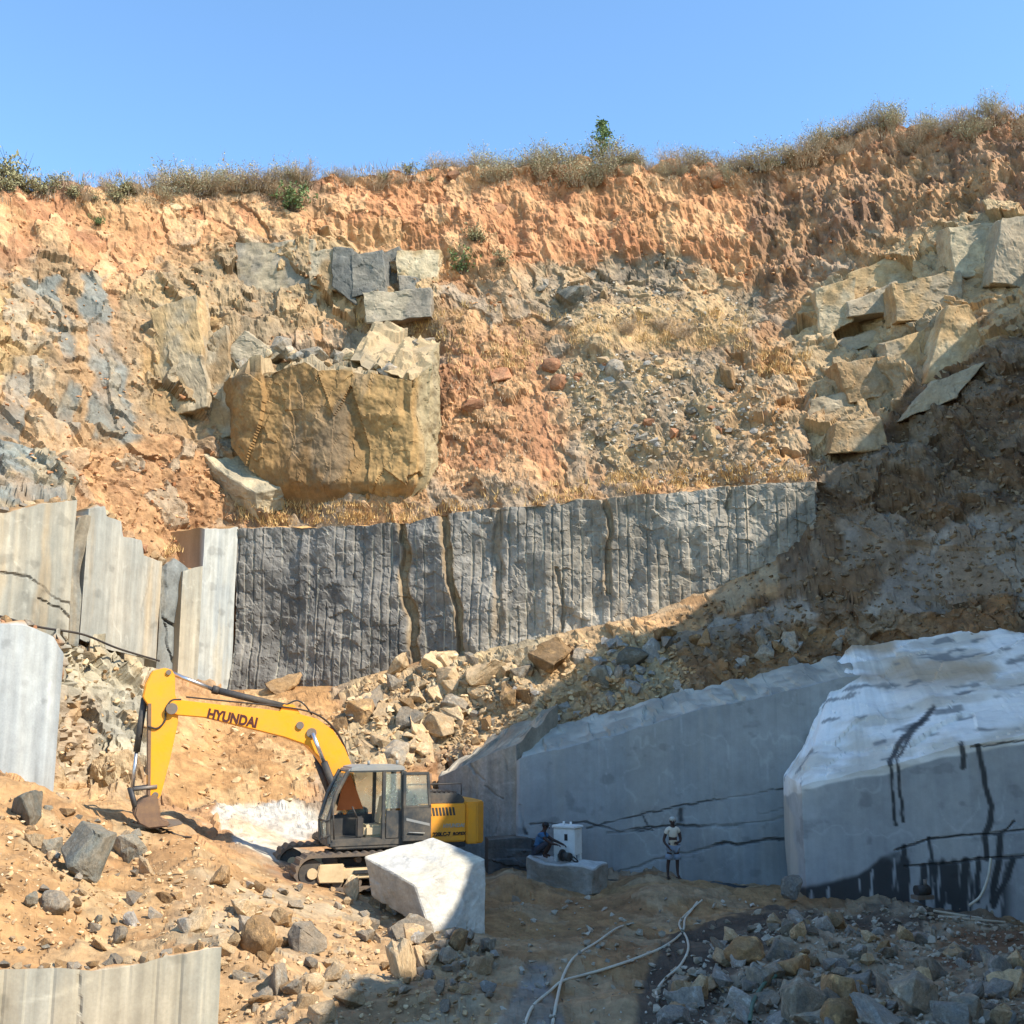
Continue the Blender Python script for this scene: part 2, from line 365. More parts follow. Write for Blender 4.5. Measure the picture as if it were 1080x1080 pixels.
# zones: polygons (photo plane), softness, three colours, relief: facet amp, facet size, lumps, ribs, pebbles
def Z(polys, soft, A, B, C, fac=0.0, fs=1.4, nz=.1, rib=0.0, peb=.05, ds=.14, dk=.84):
    def q(c):
        c = lin(*c); l = c @ np.array([.3, .55, .15]); return tuple((c * (1 - ds) + l * np.array([1.22, .98, .70]) * ds) * dk)
    Aq, Bq, Cq = q(A), q(B), q(C)
    return dict(m=raster(polys, soft), A=np.array(Aq), B=np.array(Bq), C=np.array(Cq), fac=fac, fs=fs, nz=nz, rib=rib, peb=peb)
ZONES = [
 Z([[(-400,150),(1300,60),(1300,1300),(-400,1300)]], 4, (186,142,96),(158,118,82),(150,134,112), .22,1.3,.22,.05,.07),
 # orange weathered soil
 Z([[(300,175),(480,170),(700,150),(810,160),(815,300),(760,318),(690,300),(630,285),(540,275),(480,305),(440,262),(300,258)]], 12,
   (196,134,86),(178,116,72),(204,154,104), .14,1.2,.28,.2,.03),
 Z([[(-20,170),(110,185),(330,170),(320,235),(190,255),(150,320),(70,275),(-20,265)]], 12, (194,138,90),(174,118,78),(202,160,112), .2,1.2,.24,.10,.04),
 Z([[(-20,160),(340,165),(340,215),(180,215),(-20,200)]], 8, (160,120,86),(140,104,78),(176,136,98), .1,1.0,.2,.05,.06),
 Z([[(470,370),(560,370),(600,430),(600,520),(470,520),(460,440)]], 12, (188,134,90),(168,116,78),(194,150,104), .2,1.0,.2,.1,.07),
 # brown claw-marked wall
 Z([[(795,165),(860,110),(1100,95),(1100,240),(1000,238),(900,262),(830,310),(790,320)]], 8, (150,110,80),(126,94,70),(168,128,92), .16,1.1,.26,.42,.04),
 Z([[(800,165),(860,110),(1100,95),(1100,150),(940,160),(840,205)]], 10, (168,114,76),(146,98,68),(180,132,92), .2,1.0,.24,.34,.05),
 # fractured grey rock, left
 Z([[(10,285),(60,265),(120,295),(145,400),(160,470),(90,500),(-20,470),(-20,400),(30,380)]], 12, (178,142,100),(158,128,92),(154,138,112), .5,2.1,.12,.12,.04),
 Z([[(38,298),(62,285),(80,395),(62,405)],[(88,282),(118,288),(138,400),(150,472),(112,462),(100,380)],[(5,402),(36,410),(38,462),(5,455)],[(66,420),(92,430),(90,470),(70,465)]], 4, (136,134,122),(116,117,108),(152,136,110), .34,2.4,.06,.06,.02),
 Z([[(-20,300),(30,310),(40,400),(-20,420)]], 10, (190,156,104),(168,136,92),(150,142,124), .45,1.6,.12,.1,.05),
 Z([[(130,300),(240,262),(330,258),(466,268),(470,345),(400,352),(300,360),(235,420),(210,480),(150,450)]], 9, (172,142,102),(150,128,98),(184,150,104), .55,2.2,.12,.12,.03),
 Z([[(160,325),(235,330),(240,440),(160,440)]], 9, (180,144,92),(158,126,84),(148,134,108), .5,2.4,.1,.1,.03),
 Z([[(-20,455),(60,480),(70,545),(-20,545)]], 6, (134,138,128),(116,120,114),(168,148,114), .5,1.4,.1,.1,.04),
 Z([[(60,490),(200,470),(330,520),(330,560),(180,600),(100,560)]], 9, (190,144,96),(164,120,80),(160,142,116), .35,1.0,.15,.05,.07),
 # shelf of dry grass and grey strata, centre
 Z([[(560,285),(700,282),(800,305),(800,350),(700,345),(570,345)]], 8, (156,134,106),(134,118,98),(172,146,110), .4,1.4,.12,.05,.06),
 Z([[(590,330),(780,318),(790,372),(600,372)]], 8, (196,160,110),(174,140,96),(180,150,108), .15,1.0,.15,.12,.04),
 # grey scree
 Z([[(570,385),(640,368),(790,385),(830,440),(820,490),(760,515),(640,500),(600,450)]], 12, (172,144,106),(148,128,102),(178,148,104), .22,.7,.18,.0,.10),
 # pale outcrop on the right
 Z([[(815,385),(850,315),(960,262),(1010,232),(1110,225),(1110,335),(1000,400),(900,495),(862,485),(850,420)]], 6, (186,158,116),(164,142,108),(190,154,106), .55,2.6,.08,.03,.03),
 Z([[(770,380),(830,360),(860,400),(850,500),(800,500)]], 8, (196,152,98),(176,130,82),(170,148,116), .4,1.1,.15,.12,.06),
 # slope in the shade, with shade also put into its darkened colour
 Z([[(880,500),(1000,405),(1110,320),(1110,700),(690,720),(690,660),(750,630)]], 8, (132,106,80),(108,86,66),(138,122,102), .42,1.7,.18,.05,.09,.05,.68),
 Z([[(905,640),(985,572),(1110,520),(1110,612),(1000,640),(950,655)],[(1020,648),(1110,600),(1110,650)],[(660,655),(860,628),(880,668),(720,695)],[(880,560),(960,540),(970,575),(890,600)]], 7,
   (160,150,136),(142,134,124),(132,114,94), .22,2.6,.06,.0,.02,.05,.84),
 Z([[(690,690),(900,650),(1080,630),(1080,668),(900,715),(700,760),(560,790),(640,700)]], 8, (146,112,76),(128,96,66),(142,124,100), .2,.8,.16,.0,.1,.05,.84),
 # bench foot, pale rubble
 Z([[(250,712),(430,690),(560,664),(700,640),(820,590),(830,620),(700,668),(560,690),(440,715),(260,735)]], 5, (186,146,100),(168,128,86),(160,142,114), .2,.8,.14,.0,.08),
 Z([[(390,712),(540,680),(700,664),(730,730),(560,780),(470,805),(350,830),(330,775)]], 9, (176,158,124),(150,136,110),(184,158,116), .3,.8,.14,.0,.12),
 # dirt ramp
 Z([[(170,735),(330,722),(380,745),(340,830),(300,865),(190,860),(150,800)]], 10, (188,146,96),(170,128,82),(190,156,110), .05,.9,.16,.0,.05,.05,.86),
 # rough pale rock under the sawn slabs
 Z([[(58,672),(165,690),(175,760),(150,850),(60,845)]], 5, (184,174,146),(150,146,130),(176,152,112), .6,.9,.15,.0,.06),
 Z([[(216,862),(240,852),(300,848),(348,868),(348,888),(285,908),(240,888)]], 4, (206,202,190),(190,186,174),(196,184,160), .05,.5,.16,.0,.10),
 # loose dirt mound
 Z([[(-20,822),(60,826),(150,858),(300,925),(400,945),(500,985),(520,1100),(200,1200),(-400,1200),(-400,820)]], 8, (180,142,96),(164,126,84),(178,150,110), .05,.7,.2,.0,.06,.05,.84),
 Z([[(180,940),(300,930),(440,960),(520,1000),(500,1100),(230,1100)]], 14, (186,150,106),(164,132,94),(166,150,122), .06,.6,.16,.0,.1),
 # quarry floor
 Z([[(505,928),(1110,940),(1110,1200),(500,1200)]], 8, (164,130,90),(146,114,80),(156,134,104), .04,.8,.16,.0,.06,.0,.95),
 Z([[(760,985),(1110,1000),(1110,1200),(700,1200)],[(830,955),(1000,950),(1100,970),(1000,990)]], 12, (150,130,104),(132,116,96),(158,144,122), .1,.5,.14,.0,.1,.0,.95),
 Z([[(700,1005),(760,978),(900,955),(990,962),(960,985),(860,992),(800,1012),(760,1060),(740,1100),(660,1100)]], 5, (96,84,72),(84,74,64),(106,94,80), .06,.6,.14,.0,.06),
 Z([[(985,1010),(1020,980),(1110,968),(1110,1032),(1010,1028)]], 7, (136,104,76),(122,92,68),(140,112,86), .05,.6,.12,.0,.05),
 Z([[(534,1035),(575,1030),(600,1100),(530,1100)]], 7, (150,148,142),(138,136,130),(144,130,110), .08,.5,.1,.0,.05),
]
NV = len(base)
par = np.zeros((NV, 14), np.float32)
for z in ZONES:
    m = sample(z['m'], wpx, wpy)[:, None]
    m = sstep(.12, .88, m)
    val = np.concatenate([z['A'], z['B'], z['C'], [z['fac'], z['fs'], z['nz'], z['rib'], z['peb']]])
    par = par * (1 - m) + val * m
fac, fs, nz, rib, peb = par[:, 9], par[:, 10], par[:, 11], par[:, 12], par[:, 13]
nearf = np.clip(base[:, 1] / 40, .3, 1.2)
wb = base + np.stack([fbm(base * .8, 3, 21), fbm(base * .8 + 50, 3, 22), fbm(base * .8 + 90, 3, 23)], 1) * .35
tilt = wb.copy(); tilt[:, 0] += .45 * tilt[:, 2]          # joints lean
big = worley(tilt / np.array([2.6, 2.6, 3.4]), 31)
med = worley(tilt / np.array([1.05, 1.05, 1.5]), 32)
sml = worley(wb / .42, 33)
tin = worley(base / .2, 34)
wbig = sstep(1.2, 2.4, fs)
D = fac * (wbig * big[3] * 1.5 + med[3] * (.85 - .45 * wbig) + sml[3] * (.3 - .12 * wbig))
ridge = 1 - np.abs(fbm(np.stack([base[:, 0] * 1.5 + base[:, 2] * .25, base[:, 1] * 1.1, base[:, 2] * .32], 1), 4, 41))
ridge2 = 1 - np.abs(fbm(np.stack([base[:, 0] * 3.6 + base[:, 2] * .5, base[:, 1] * 2.2, base[:, 2] * .7], 1), 3, 44))
D += rib * ((ridge - .6) * 1.1 + (ridge2 - .6) * .5)
D += nz * fbm(base * .5, 4, 42, .45) * 1.9
D += nz * .26 * fbm(base * 3.1, 3, 43)
D += peb * nearf * (np.clip(.62 - tin[0], 0, 1) * 1.3 * (tin[2] > .35) + np.clip(.6 - sml[0], 0, 1) * 2.2 * (sml[2] > .55))
seg = np.repeat(rowseg, NC)
# ledges and broad hollows of the upper cliff
hz = base[:, 2] / 3.0 + .9 * fbm(base * .22, 3, 46) + .12 * base[:, 0] * .3
led = hz % 1.0
upm = sstep(1.5, 2.4, seg) * sstep(5.8, 5.2, seg)
D += upm * (.42 * (np.clip(led * 1.25, 0, 1) * sstep(1.0, .86, led) - .5) * sstep(-.3, .3, fbm(base * .3 + 5, 2, 47)) + .55 * fbm(base * .17 + 3, 2, 48))
D *= np.where((seg > 6.7) & (seg < 7.8), .3, 1.0) * sstep(0.2, 1.0, seg) * np.where(seg > 13.2, .4, 1)
D *= 1 - .8 * sample(raster([[(262, 880), (530, 880), (530, 985), (400, 985), (300, 962), (262, 930)]], 12), PXv, PYv) * (seg > 9)
P = base + nrm.reshape(-1, 3) * D[:, None]
t1 = sstep(-.45, .45, fbm(base * .6, 4, 51))[:, None]
t2 = sstep(.5, .75, big[2] * wbig * .6 + med[2] * (1 - .6 * wbig) + .18 * fbm(base * 1.4, 3, 52))[:, None]
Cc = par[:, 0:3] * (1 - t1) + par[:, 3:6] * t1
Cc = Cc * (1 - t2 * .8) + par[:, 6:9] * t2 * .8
br = 1 + .20 * (sml[2] - .5) + .22 * (tin[2] - .5) * np.clip(peb / .07, .3, 1.4) + .16 * (med[2] - .5)
br *= 1 + .16 * fbm(base * 4.5, 3, 53)
# narrow dark seams between facets of jointed rock
br *= 1 - .25 * np.clip(fac * 1.4, 0, 1) * sstep(.10, .0, med[1] - med[0])
# tan dust settles in broad drifts over everything
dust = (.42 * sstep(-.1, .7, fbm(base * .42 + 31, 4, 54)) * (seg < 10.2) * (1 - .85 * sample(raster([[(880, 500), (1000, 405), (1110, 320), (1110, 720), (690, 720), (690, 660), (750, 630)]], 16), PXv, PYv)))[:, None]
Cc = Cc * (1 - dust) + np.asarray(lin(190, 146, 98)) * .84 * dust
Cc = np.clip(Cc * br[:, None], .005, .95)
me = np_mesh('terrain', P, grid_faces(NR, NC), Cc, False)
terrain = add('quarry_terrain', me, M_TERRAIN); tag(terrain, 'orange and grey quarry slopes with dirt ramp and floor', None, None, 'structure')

# depth lookup for setting things on the ground
DB = np.full((1100 // 2 + 20, 1100 // 2 + 40), 1e9); DI = np.zeros(DB.shape, int)
ppx, ppy = project(P)
bi = np.round(ppx / 2).astype(int) + 20; bj = np.round(ppy / 2).astype(int)
ok = (bi >= 0) & (bi < DB.shape[1]) & (bj >= 0) & (bj < DB.shape[0]) & (P[:, 1] > 6)
idx = np.nonzero(ok)[0]; order = idx[np.argsort(-P[idx, 1])]
DB[bj[order], bi[order]] = P[order, 1]; DI[bj[order], bi[order]] = order
NRMv = nrm.reshape(-1, 3)
def ground(px, py):
    i = int(round(px / 2)) + 20; j = int(round(py / 2)); best = None
    i = min(max(i, 2), DB.shape[1] - 3); j = min(max(j, 2), DB.shape[0] - 3)
    for r in (0, 1, 2, 3, 6):
        a = DB[max(0, j - r):j + r + 1, max(0, i - r):i + r + 1]
        if (a < 1e8).any():
            k = np.unravel_index(np.argmin(a), a.shape)
            v = DI[max(0, j - r) + k[0], max(0, i - r) + k[1]]
            return W(px, py, P[v, 1]), NRMv[v]
    return W(px, py, 30.0), np.array([0, 0, 1.])

# ------------------------------------------------------------------ quarried faces: lofted, with thickness and a top
def loft(cols_, step=.06, thick=1.5, bottom_ext=.6, vstep=None, back_rise=0.0, backs=None, topn=14, disp=None, color=None, wetf=None, topamp=.05, name='rock_face', mat=None):
    """cols_: (px, py_top, py_bottom, Y) along the face from left to right"""
    a = np.array([c[:4] for c in cols_], float)
    mid = (a[:, 1] + a[:, 2]) / 2
    w0 = W(a[:, 0], mid, a[:, 3])
    s = np.concatenate([[0], np.cumsum(np.hypot(np.diff(w0[:, 0]), np.diff(w0[:, 1])))])
    n = max(4, int(s[-1] / step)); ss = np.linspace(0, s[-1], n)
    X = np.interp(ss, s, w0[:, 0]); Yv = np.interp(ss, s, w0[:, 1])
    zt = np.interp(ss, s, zat(a[:, 1], a[:, 3])); zb = np.interp(ss, s, zat(a[:, 2], a[:, 3])) - bottom_ext
    tx = np.gradient(X); ty = np.gradient(Yv); L = np.hypot(tx, ty); nx, ny = ty / L, -tx / L
    zt = zt + topamp * fbm(np.stack([ss * 1.3, ss * 0, ss * 0 + len(name)], 1), 4, 61)
    m = max(6, int((zt - zb).max() / (vstep or step)))
    if backs is None: bk = np.stack([-nx * thick, -ny * thick, np.full(n, back_rise)], 1)
    else:
        b = np.array(backs, float); bk = np.stack([np.interp(ss, s, b[:, k]) for k in range(3)], 1)
    rows = []; kind = []
    top0 = np.stack([X, Yv, zt], 1)
    rows.append(top0 + bk - [0, 0, 3.0]); kind.append(2)
    for k in range(topn):
        t = 1 - k / topn
        rows.append(top0 + bk * np.array([t, t, t ** 1.0])); kind.append(1)
    for k in range(m + 1):
        t = k / m
        rows.append(np.stack([X, Yv, zt * (1 - t) + zb * t], 1)); kind.append(0)
    V = np.array(rows); kind = np.array(kind); R = len(V)
    p = V.reshape(-1, 3); S = np.tile(ss, R); kd = np.repeat(kind, n)
    px, py = project(p)
    nn = np.tile(np.stack([nx, ny, 0 * nx], 1), (R, 1))
    nn[kd == 1] = nn[kd == 1] * .25 + [0, 0, .97]
    d = disp(S, p, px, py, kd) if disp else 0
    p = p + nn * np.asarray(d)[:, None]
    c = color(S, p, px, py, kd)
    wt = wetf(S, p, px, py, kd) if wetf else np.zeros(len(p))
    f = grid_faces(R, n)
    me = np_mesh(name, p, f, np.clip(c, .004, .95), False, wt)
    bm = bmesh.new(); bm.from_mesh(me)
    bm.verts.ensure_lookup_table()
    bm.faces.new([bm.verts[r * n] for r in range(R)]); bm.faces.new([bm.verts[r * n + n - 1] for r in reversed(range(R))])
    bmesh.ops.recalc_face_normals(bm, faces=bm.faces); bm.to_mesh(me); bm.free()
    me.materials.append(mat or M_SAWN)
    o = bpy.data.objects.new(name, me); COL.objects.link(o)
    return o
def mixc(a, b, t): t = np.asarray(t)[:, None]; return np.asarray(a) * (1 - t) + np.asarray(b) * t
def streaks(S, p, seed, fx=3.0, fz=.22): return fbm(np.stack([S * fx, S * 0 + seed, p[:, 2] * fz], 1), 5, seed, .6)

# dark drilled bench wall
PITCHM = .365
def d_bench(S, p, px, py, kd):
    g = np.abs((S / PITCHM + .22 * fbm(np.stack([S * .9, S * 0, S * 0], 1), 2, 71) + .03 * fbm(np.stack([S, p[:, 2] * .4, S * 0], 1), 2, 78)) % 1 - .5)
    strip = np.floor(S / PITCHM)
    hs = _h01(strip.astype(int), strip.astype(int) * 0, strip.astype(int) * 0, 9)
    q = np.stack([S, p[:, 1] * 0, p[:, 2]], 1)
    md = worley(q / np.array([.75, 1, .5]) + 3, 72); sm = worley(q / .26, 73)
    d = .30 * fbm(q * np.array([.5, 1, .35]), 3, 74) + .08 * (hs - .5) + .05 * md[3] + .035 * sm[3] + .10 * fbm(q * np.array([1.6, 1, 1.1]), 4, 75)
    groove = sstep(.15, .03, .5 - g)
    d = d - .075 * groove * sstep(.05, .2, hs) * sstep(-.6, -.1, fbm(q * .9, 2, 76))
    for pl, wd, dep in SEAMS: d = d - dep * sstep(wd, wd * .4, seg_dist(px + 3 * fbm(q * 1.4, 3, 86), py, pl))
    return np.where(kd == 0, d, .1 * fbm(p * 1.2, 4, 77))
SEAMS = [([(420, 545), (428, 580), (426, 610), (434, 650), (436, 702)], 6, .30), ([(466, 540), (472, 580), (474, 612), (484, 650), (488, 690)], 5, .32),
         ([(527, 535), (523, 580), (526, 620), (524, 668)], 6, .13), ([(638, 525), (643, 560), (640, 625)], 4, .2), ([(586, 600), (593, 645), (590, 675)], 3, .12), ([(770, 512), (768, 535)], 4, .12)]
SEAMS = [(p_, w_, d_) for p_, w_, d_ in SEAMS]
def c_bench(S, p, px, py, kd):
    q = np.stack([S, p[:, 1] * 0, p[:, 2]], 1)
    t = sstep(-.5, .5, fbm(q * .5, 4, 81)); md = worley(q / np.array([.75, 1, .5]) + 3, 72)
    c = mixc(lin(100, 97, 91), lin(124, 119, 110), t)
    right = sstep(430, 650, px); c = mixc(c, c * 1.3 + lin(74, 64, 44), right)
    c *= (1 + .25 * (md[2] - .5) + .15 * fbm(q * 5, 3, 82))[:, None]
    g = np.abs((S / PITCHM + .22 * fbm(np.stack([S * .9, S * 0, S * 0], 1), 2, 71) + .03 * fbm(np.stack([S, p[:, 2] * .4, S * 0], 1), 2, 78)) % 1 - .5)
    c = mixc(c, lin(172, 166, 146), .75 * sstep(.07, .01, .5 - g) * sstep(-.2, .3, fbm(q * np.array([2., 1, .7]), 3, 83)))
    br_ = np.zeros(len(p))
    for pl, wd, dep in SEAMS: br_ = np.maximum(br_, min(1, dep * 2.6) * sstep(wd * 1.5, wd * .5, seg_dist(px + 3 * fbm(q * 1.4, 3, 86), py, pl)))
    br_ = np.maximum(br_, .3 * sstep(.3, .8, streaks(S, p, 84, 1.4)) * right)
    c = mixc(c, lin(146, 122, 88), np.clip(br_, 0, 1))
    return np.where((kd == 0)[:, None], c, mixc(lin(190, 148, 96), lin(150, 132, 104), sstep(-.3, .3, fbm(p * 1.5, 3, 85))))
o = loft([(247, 557, 722, 43.8), (330, 556, 722, 43.6), (430, 552, 700, 43.2), (478, 541, 690, 42.8), (560, 532, 672, 42.1), (640, 526, 652, 41.6), (700, 521, 648, 41.2), (760, 514, 620, 40.7), (830, 508, 585, 40.1), (862, 508, 562, 40.0), (884, 510, 545, 40.8), (904, 514, 540, 42.0)],
         .045, 1.2, .9, .06, 0.12, disp=d_bench, color=c_bench, name='drilled_rock_wall', mat=M_SPLIT)
tag(o, 'long dark grey drilled rock wall with close vertical grooves across the quarry', 'rock wall')

# pale sawn slabs stepping down on the left
def d_flat(amp, seed, lines=0.0):
    def f(S, p, px, py, kd):
        q = np.stack([S, p[:, 1] * 0 + seed, p[:, 2]], 1)
        edge = worley(q / .5, seed)
        return np.where(kd == 0, amp * fbm(q * .5, 3, seed) + .010 * streaks(S, p, seed + 1, 6, .15) - lines * sstep(.09, .03, np.abs((S / .31 + .3 * fbm(np.stack([S * .6, S * 0, S * 0], 1), 2, seed)) % 1 - .5)) * sstep(-.3, .2, fbm(q * .7, 2, seed + 6)), .10 * edge[3] + .1 * fbm(p * 1.5, 3, seed))
    return f
def c_sawn(A, B, Cst, seed, stain=.5, topc=(170, 134, 92), sk=1.0):
    A, B, Cst, topc = lin(*A), lin(*B), lin(*Cst), lin(*topc)
    def f(S, p, px, py, kd):
        s1 = .6 * sk * streaks(S, p, seed, 2.2, .12) + .5 * fbm(np.stack([S * .5, S * 0, p[:, 2] * .5], 1), 4, seed + 3); s2 = streaks(S, p, seed + 5, 7, .25)
        c = mixc(A, B, sstep(-.5, .5, s1)); c = mixc(c, Cst, stain * sstep(.0, .6, streaks(S, p, seed + 9, 1.3, .2)))
        c = c * (1 + sk * (.17 * s2 + .10 * streaks(S, p, seed + 2, 14, .1)) + .05 * fbm(p * 9, 2, seed + 4) + .06 * fbm(np.stack([S * 4, S * 0, p[:, 2] * 4], 1), 3, seed))[:, None]
        q3 = np.stack([S, S * 0, p[:, 2]], 1)
        c = mixc(c, c * 1.3 + .02, .5 * sstep(.94, .985, 1 - np.abs(fbm(q3 * np.array([1.3, 1, .8]) + seed, 3, seed + 8))) * sstep(-.2, .3, fbm(q3 * .5, 2, seed + 9)))
        c = mixc(c, c * .6, .55 * sstep(.5, .75, fbm(q3 * np.array([1.8, 1, 2.2]) + 9, 4, seed + 10)))
        return np.where((kd == 0)[:, None], c, mixc(topc, topc * .7, sstep(-.3, .3, fbm(p * 1.5, 3, seed))))
    return f
def with_cracks(dfun, cfun, cracks, dark):
    dark = lin(*dark)
    def dd(S, p, px, py, kd):
        d = dfun(S, p, px, py, kd); jx = px + 2.2 * fbm(p * 2.2, 3, 91); jy = py + 2.2 * fbm(p * 2.2 + 7, 3, 92)
        kv = .35 + .65 * sstep(-.35, .25, fbm(p * .9 + 3, 3, 93))
        for pl, wd, dep, *_ in cracks: d = d - np.where(kd == 0, kv * dep * sstep(wd, wd * .3, seg_dist(jx, jy, pl)), 0)
        return d
    def cc(S, p, px, py, kd):
        c = cfun(S, p, px, py, kd); jx = px + 2.2 * fbm(p * 2.2, 3, 91); jy = py + 2.2 * fbm(p * 2.2 + 7, 3, 92)
        kv = .2 + .8 * sstep(-.35, .25, fbm(p * .9 + 3, 3, 93))
        for pl, wd, dep, *k in cracks: c = mixc(c, dark, np.where(kd == 0, kv * (k[0] if k else .8) * sstep(wd * 1.1, wd * .35, seg_dist(jx, jy, pl)), 0))
        return c
    return dd, cc
warmA, warmB, warmC = (140, 138, 125), (164, 156, 136), (168, 144, 106)
dd, cc = with_cracks(d_flat(.05, 101, .018), c_sawn(warmA, warmB, warmC, 101, .55), [([(0, 605), (30, 608), (55, 628), (82, 640)], 1.6, .05), ([(40, 632), (60, 640), (82, 660)], 1.5, .06)], (70, 66, 58))
o = loft([(-160, 540, 655, 28.7), (-60, 540, 658, 30.4), (0, 541, 657, 31.6), (30, 534, 662, 32.4), (76, 528, 672, 33.9)], .06, 2.2, .05, back_rise=-.1, topamp=.03, disp=dd, color=cc, name='sawn_rock_slab')
tag(o, 'streaked cream sawn rock slab at the photo edge, above the lowest pale slab', 'rock slab')
o = loft([(78, 546, 676, 35.3), (84, 543, 678, 35.6), (89, 545, 680, 35.8)], .05, 1.2, .1, disp=d_flat(.2, 103), color=c_sawn((110, 114, 110), (128, 130, 122), (150, 130, 96), 103), name='dark_rock_fin', mat=M_SPLIT)
tag(o, 'narrow dark rock fin squeezed between two cream sawn slabs', 'rock fin')
dd, cc = with_cracks(d_flat(.04, 105, .018), c_sawn((162, 156, 140), (148, 147, 136), (176, 154, 118), 105, .5), [([(160, 600), (150, 640), (146, 690)], 1.2, .02, .25)], (80, 76, 68))
o = loft([(89, 536, 672, 36.0), (106, 534, 680, 36.6), (108, 545, 680, 36.7), (124, 549, 685, 37.3), (126, 566, 685, 37.4), (146, 570, 690, 38.2), (148, 586, 690, 38.3), (168, 592, 696, 39.2)], .05, 2.0, .05, back_rise=-.1, topamp=.03, disp=dd, color=cc, name='sawn_rock_slab')
tag(o, 'cream sawn rock slab with slanting top beside the narrow dark fin', 'rock slab')
dd, cc = with_cracks(d_flat(.2, 107), c_sawn((126, 128, 122), (112, 116, 112), (150, 134, 104), 107), [([(172, 590), (173, 620), (170, 650), (190, 662)], 2, .12), ([(172, 650), (180, 690), (190, 704)], 1.5, .1)], (50, 48, 44))
o = loft([(167, 598, 708, 40.6), (180, 590, 710, 41.1), (194, 600, 712, 41.6)], .05, 1.5, .4, disp=dd, color=cc, name='cracked_rock_panel', mat=M_SPLIT)
tag(o, 'recessed grey cracked rock panel between two pale sawn slabs', 'rock panel')
o = loft([(190, 601, 718, 41.2), (211, 597, 720, 42.0)], .05, 1.6, .4, disp=d_flat(.03, 109, .018), color=c_sawn((164, 156, 136), (150, 148, 134), (176, 158, 124), 109, .4), name='sawn_rock_slab')
tag(o, 'low cream sawn rock step beside the tall pale pillar slab', 'rock slab')
o = loft([(212, 558, 722, 42.1), (228, 558, 722, 42.8), (247, 557, 724, 43.8)], .05, 2.2, .5, disp=d_flat(.03, 111, .018), color=c_sawn((168, 168, 158), (150, 154, 150), (180, 164, 130), 111, .45), name='sawn_rock_pillar')
tag(o, 'tall pale sawn pillar of rock at the end of the dark drilled wall', 'rock pillar')
dd, cc = with_cracks(d_flat(.04, 113, .018), c_sawn((150, 154, 152), (166, 168, 162), (130, 132, 128), 113, .45, (188, 150, 106)), [([(56, 720), (45, 735), (25, 752), (20, 800)], 1.3, 0.0, -.6)], (120, 120, 116))
o = loft([(-160, 640, 850, 25.2), (-60, 650, 850, 26.6), (0, 657, 846, 27.6), (30, 662, 850, 28.2), (50, 672, 850, 28.6), (61, 690, 852, 28.9)], .05, 2.6, .3, back_rise=-.2, disp=dd, color=cc, name='sawn_rock_slab')
tag(o, 'pale blue-grey sawn rock slab below the cream slabs, its foot in orange dirt', 'rock slab')
dd, cc = with_cracks(d_flat(.03, 115, .018), c_sawn((158, 156, 142), (142, 142, 130), (174, 162, 136), 115, .5, (196, 150, 100)), [([(0, 1062), (60, 1048), (100, 1030)], 2.5, .0, -.5), ([(84, 1020), (84, 1100)], 1.2, .03, .35)], (120, 116, 104))
o = loft([(-160, 1018, 1130, 14.0), (-60, 1020, 1130, 14.8), (0, 1021, 1130, 15.2), (80, 1023, 1130, 15.6), (150, 1014, 1130, 15.9), (212, 1001, 1130, 16.2), (231, 1000, 1130, 16.4), (222, 1004, 1130, 16.9)], .035, .5, .6, back_rise=-.35, disp=dd, color=cc, name='sawn_rock_slab')
tag(o, 'pale sawn rock slab along the bottom edge with dirt heaped on top', 'rock slab')

# blue-grey sawn mass in the shade
crk = [([(640, 878), (660, 876), (700, 872), (740, 871), (790, 868), (830, 862)], 1.7, .05), ([(650, 922), (680, 912), (705, 903), (740, 896), (757, 892), (800, 886), (880, 878)], 2.0, .09),
       ([(560, 870), (620, 868), (660, 878), (690, 876)], 1.3, .05), ([(620, 874), (690, 855), (720, 850), (790, 838), (890, 822)], 1.2, .04), ([(717, 856), (718, 866)], 3.2, .05),
       ([(800, 858), (850, 850), (900, 842)], 1.2, .04), ([(680, 860), (686, 874)], 1.0, .03), ([(733, 895), (732, 905)], 1.4, .03), ([(756, 872), (775, 870)], 1.6, .06), ([(549, 850), (552, 870), (556, 880)], 2.2, .08)]
dd, cc = with_cracks(d_flat(.05, 121), c_sawn((140, 144, 144), (152, 155, 154), (164, 161, 152), 121, .35, (176, 172, 160), .25), crk, (52, 54, 56))
o = loft([(545, 801, 950, 34.7), (548, 799, 950, 34.6), (575, 793, 950, 34.6), (620, 783, 950, 34.6), (680, 766, 950, 34.6), (750, 748, 950, 34.6), (820, 733, 950, 34.5), (890, 717, 950, 34.4), (915, 712, 950, 34.4)],
         .05, 2.0, .4, back_rise=.7, disp=dd, color=cc, name='sawn_rock_wall', mat=M_SMOOTH)
tag(o, 'wide blue-grey sawn rock wall with cracks, behind the two workers', 'rock wall')
dd, cc = with_cracks(d_flat(.10, 123), c_sawn((130, 131, 126), (144, 143, 136), (152, 141, 120), 123, .5, (160, 150, 132)),
   [([(497, 806), (502, 815), (512, 822)], 2, .08), ([(512, 830), (522, 838), (530, 842)], 1.8, .07), ([(524, 850), (526, 865), (522, 880)], 1.6, .06), ([(536, 800), (537, 812)], 1.2, .04)], (70, 70, 66))
o = loft([(462, 818, 950, 37.2), (480, 812, 950, 36.7), (505, 801, 950, 36.0), (530, 790, 950, 35.2), (546, 786, 950, 34.85)], .05, 2.2, .4, back_rise=1.2, disp=dd, color=cc, name='split_rock_face', mat=M_SPLIT)
tag(o, 'paler grey split rock face behind the excavator engine, joined to the blue-grey wall', 'rock face')
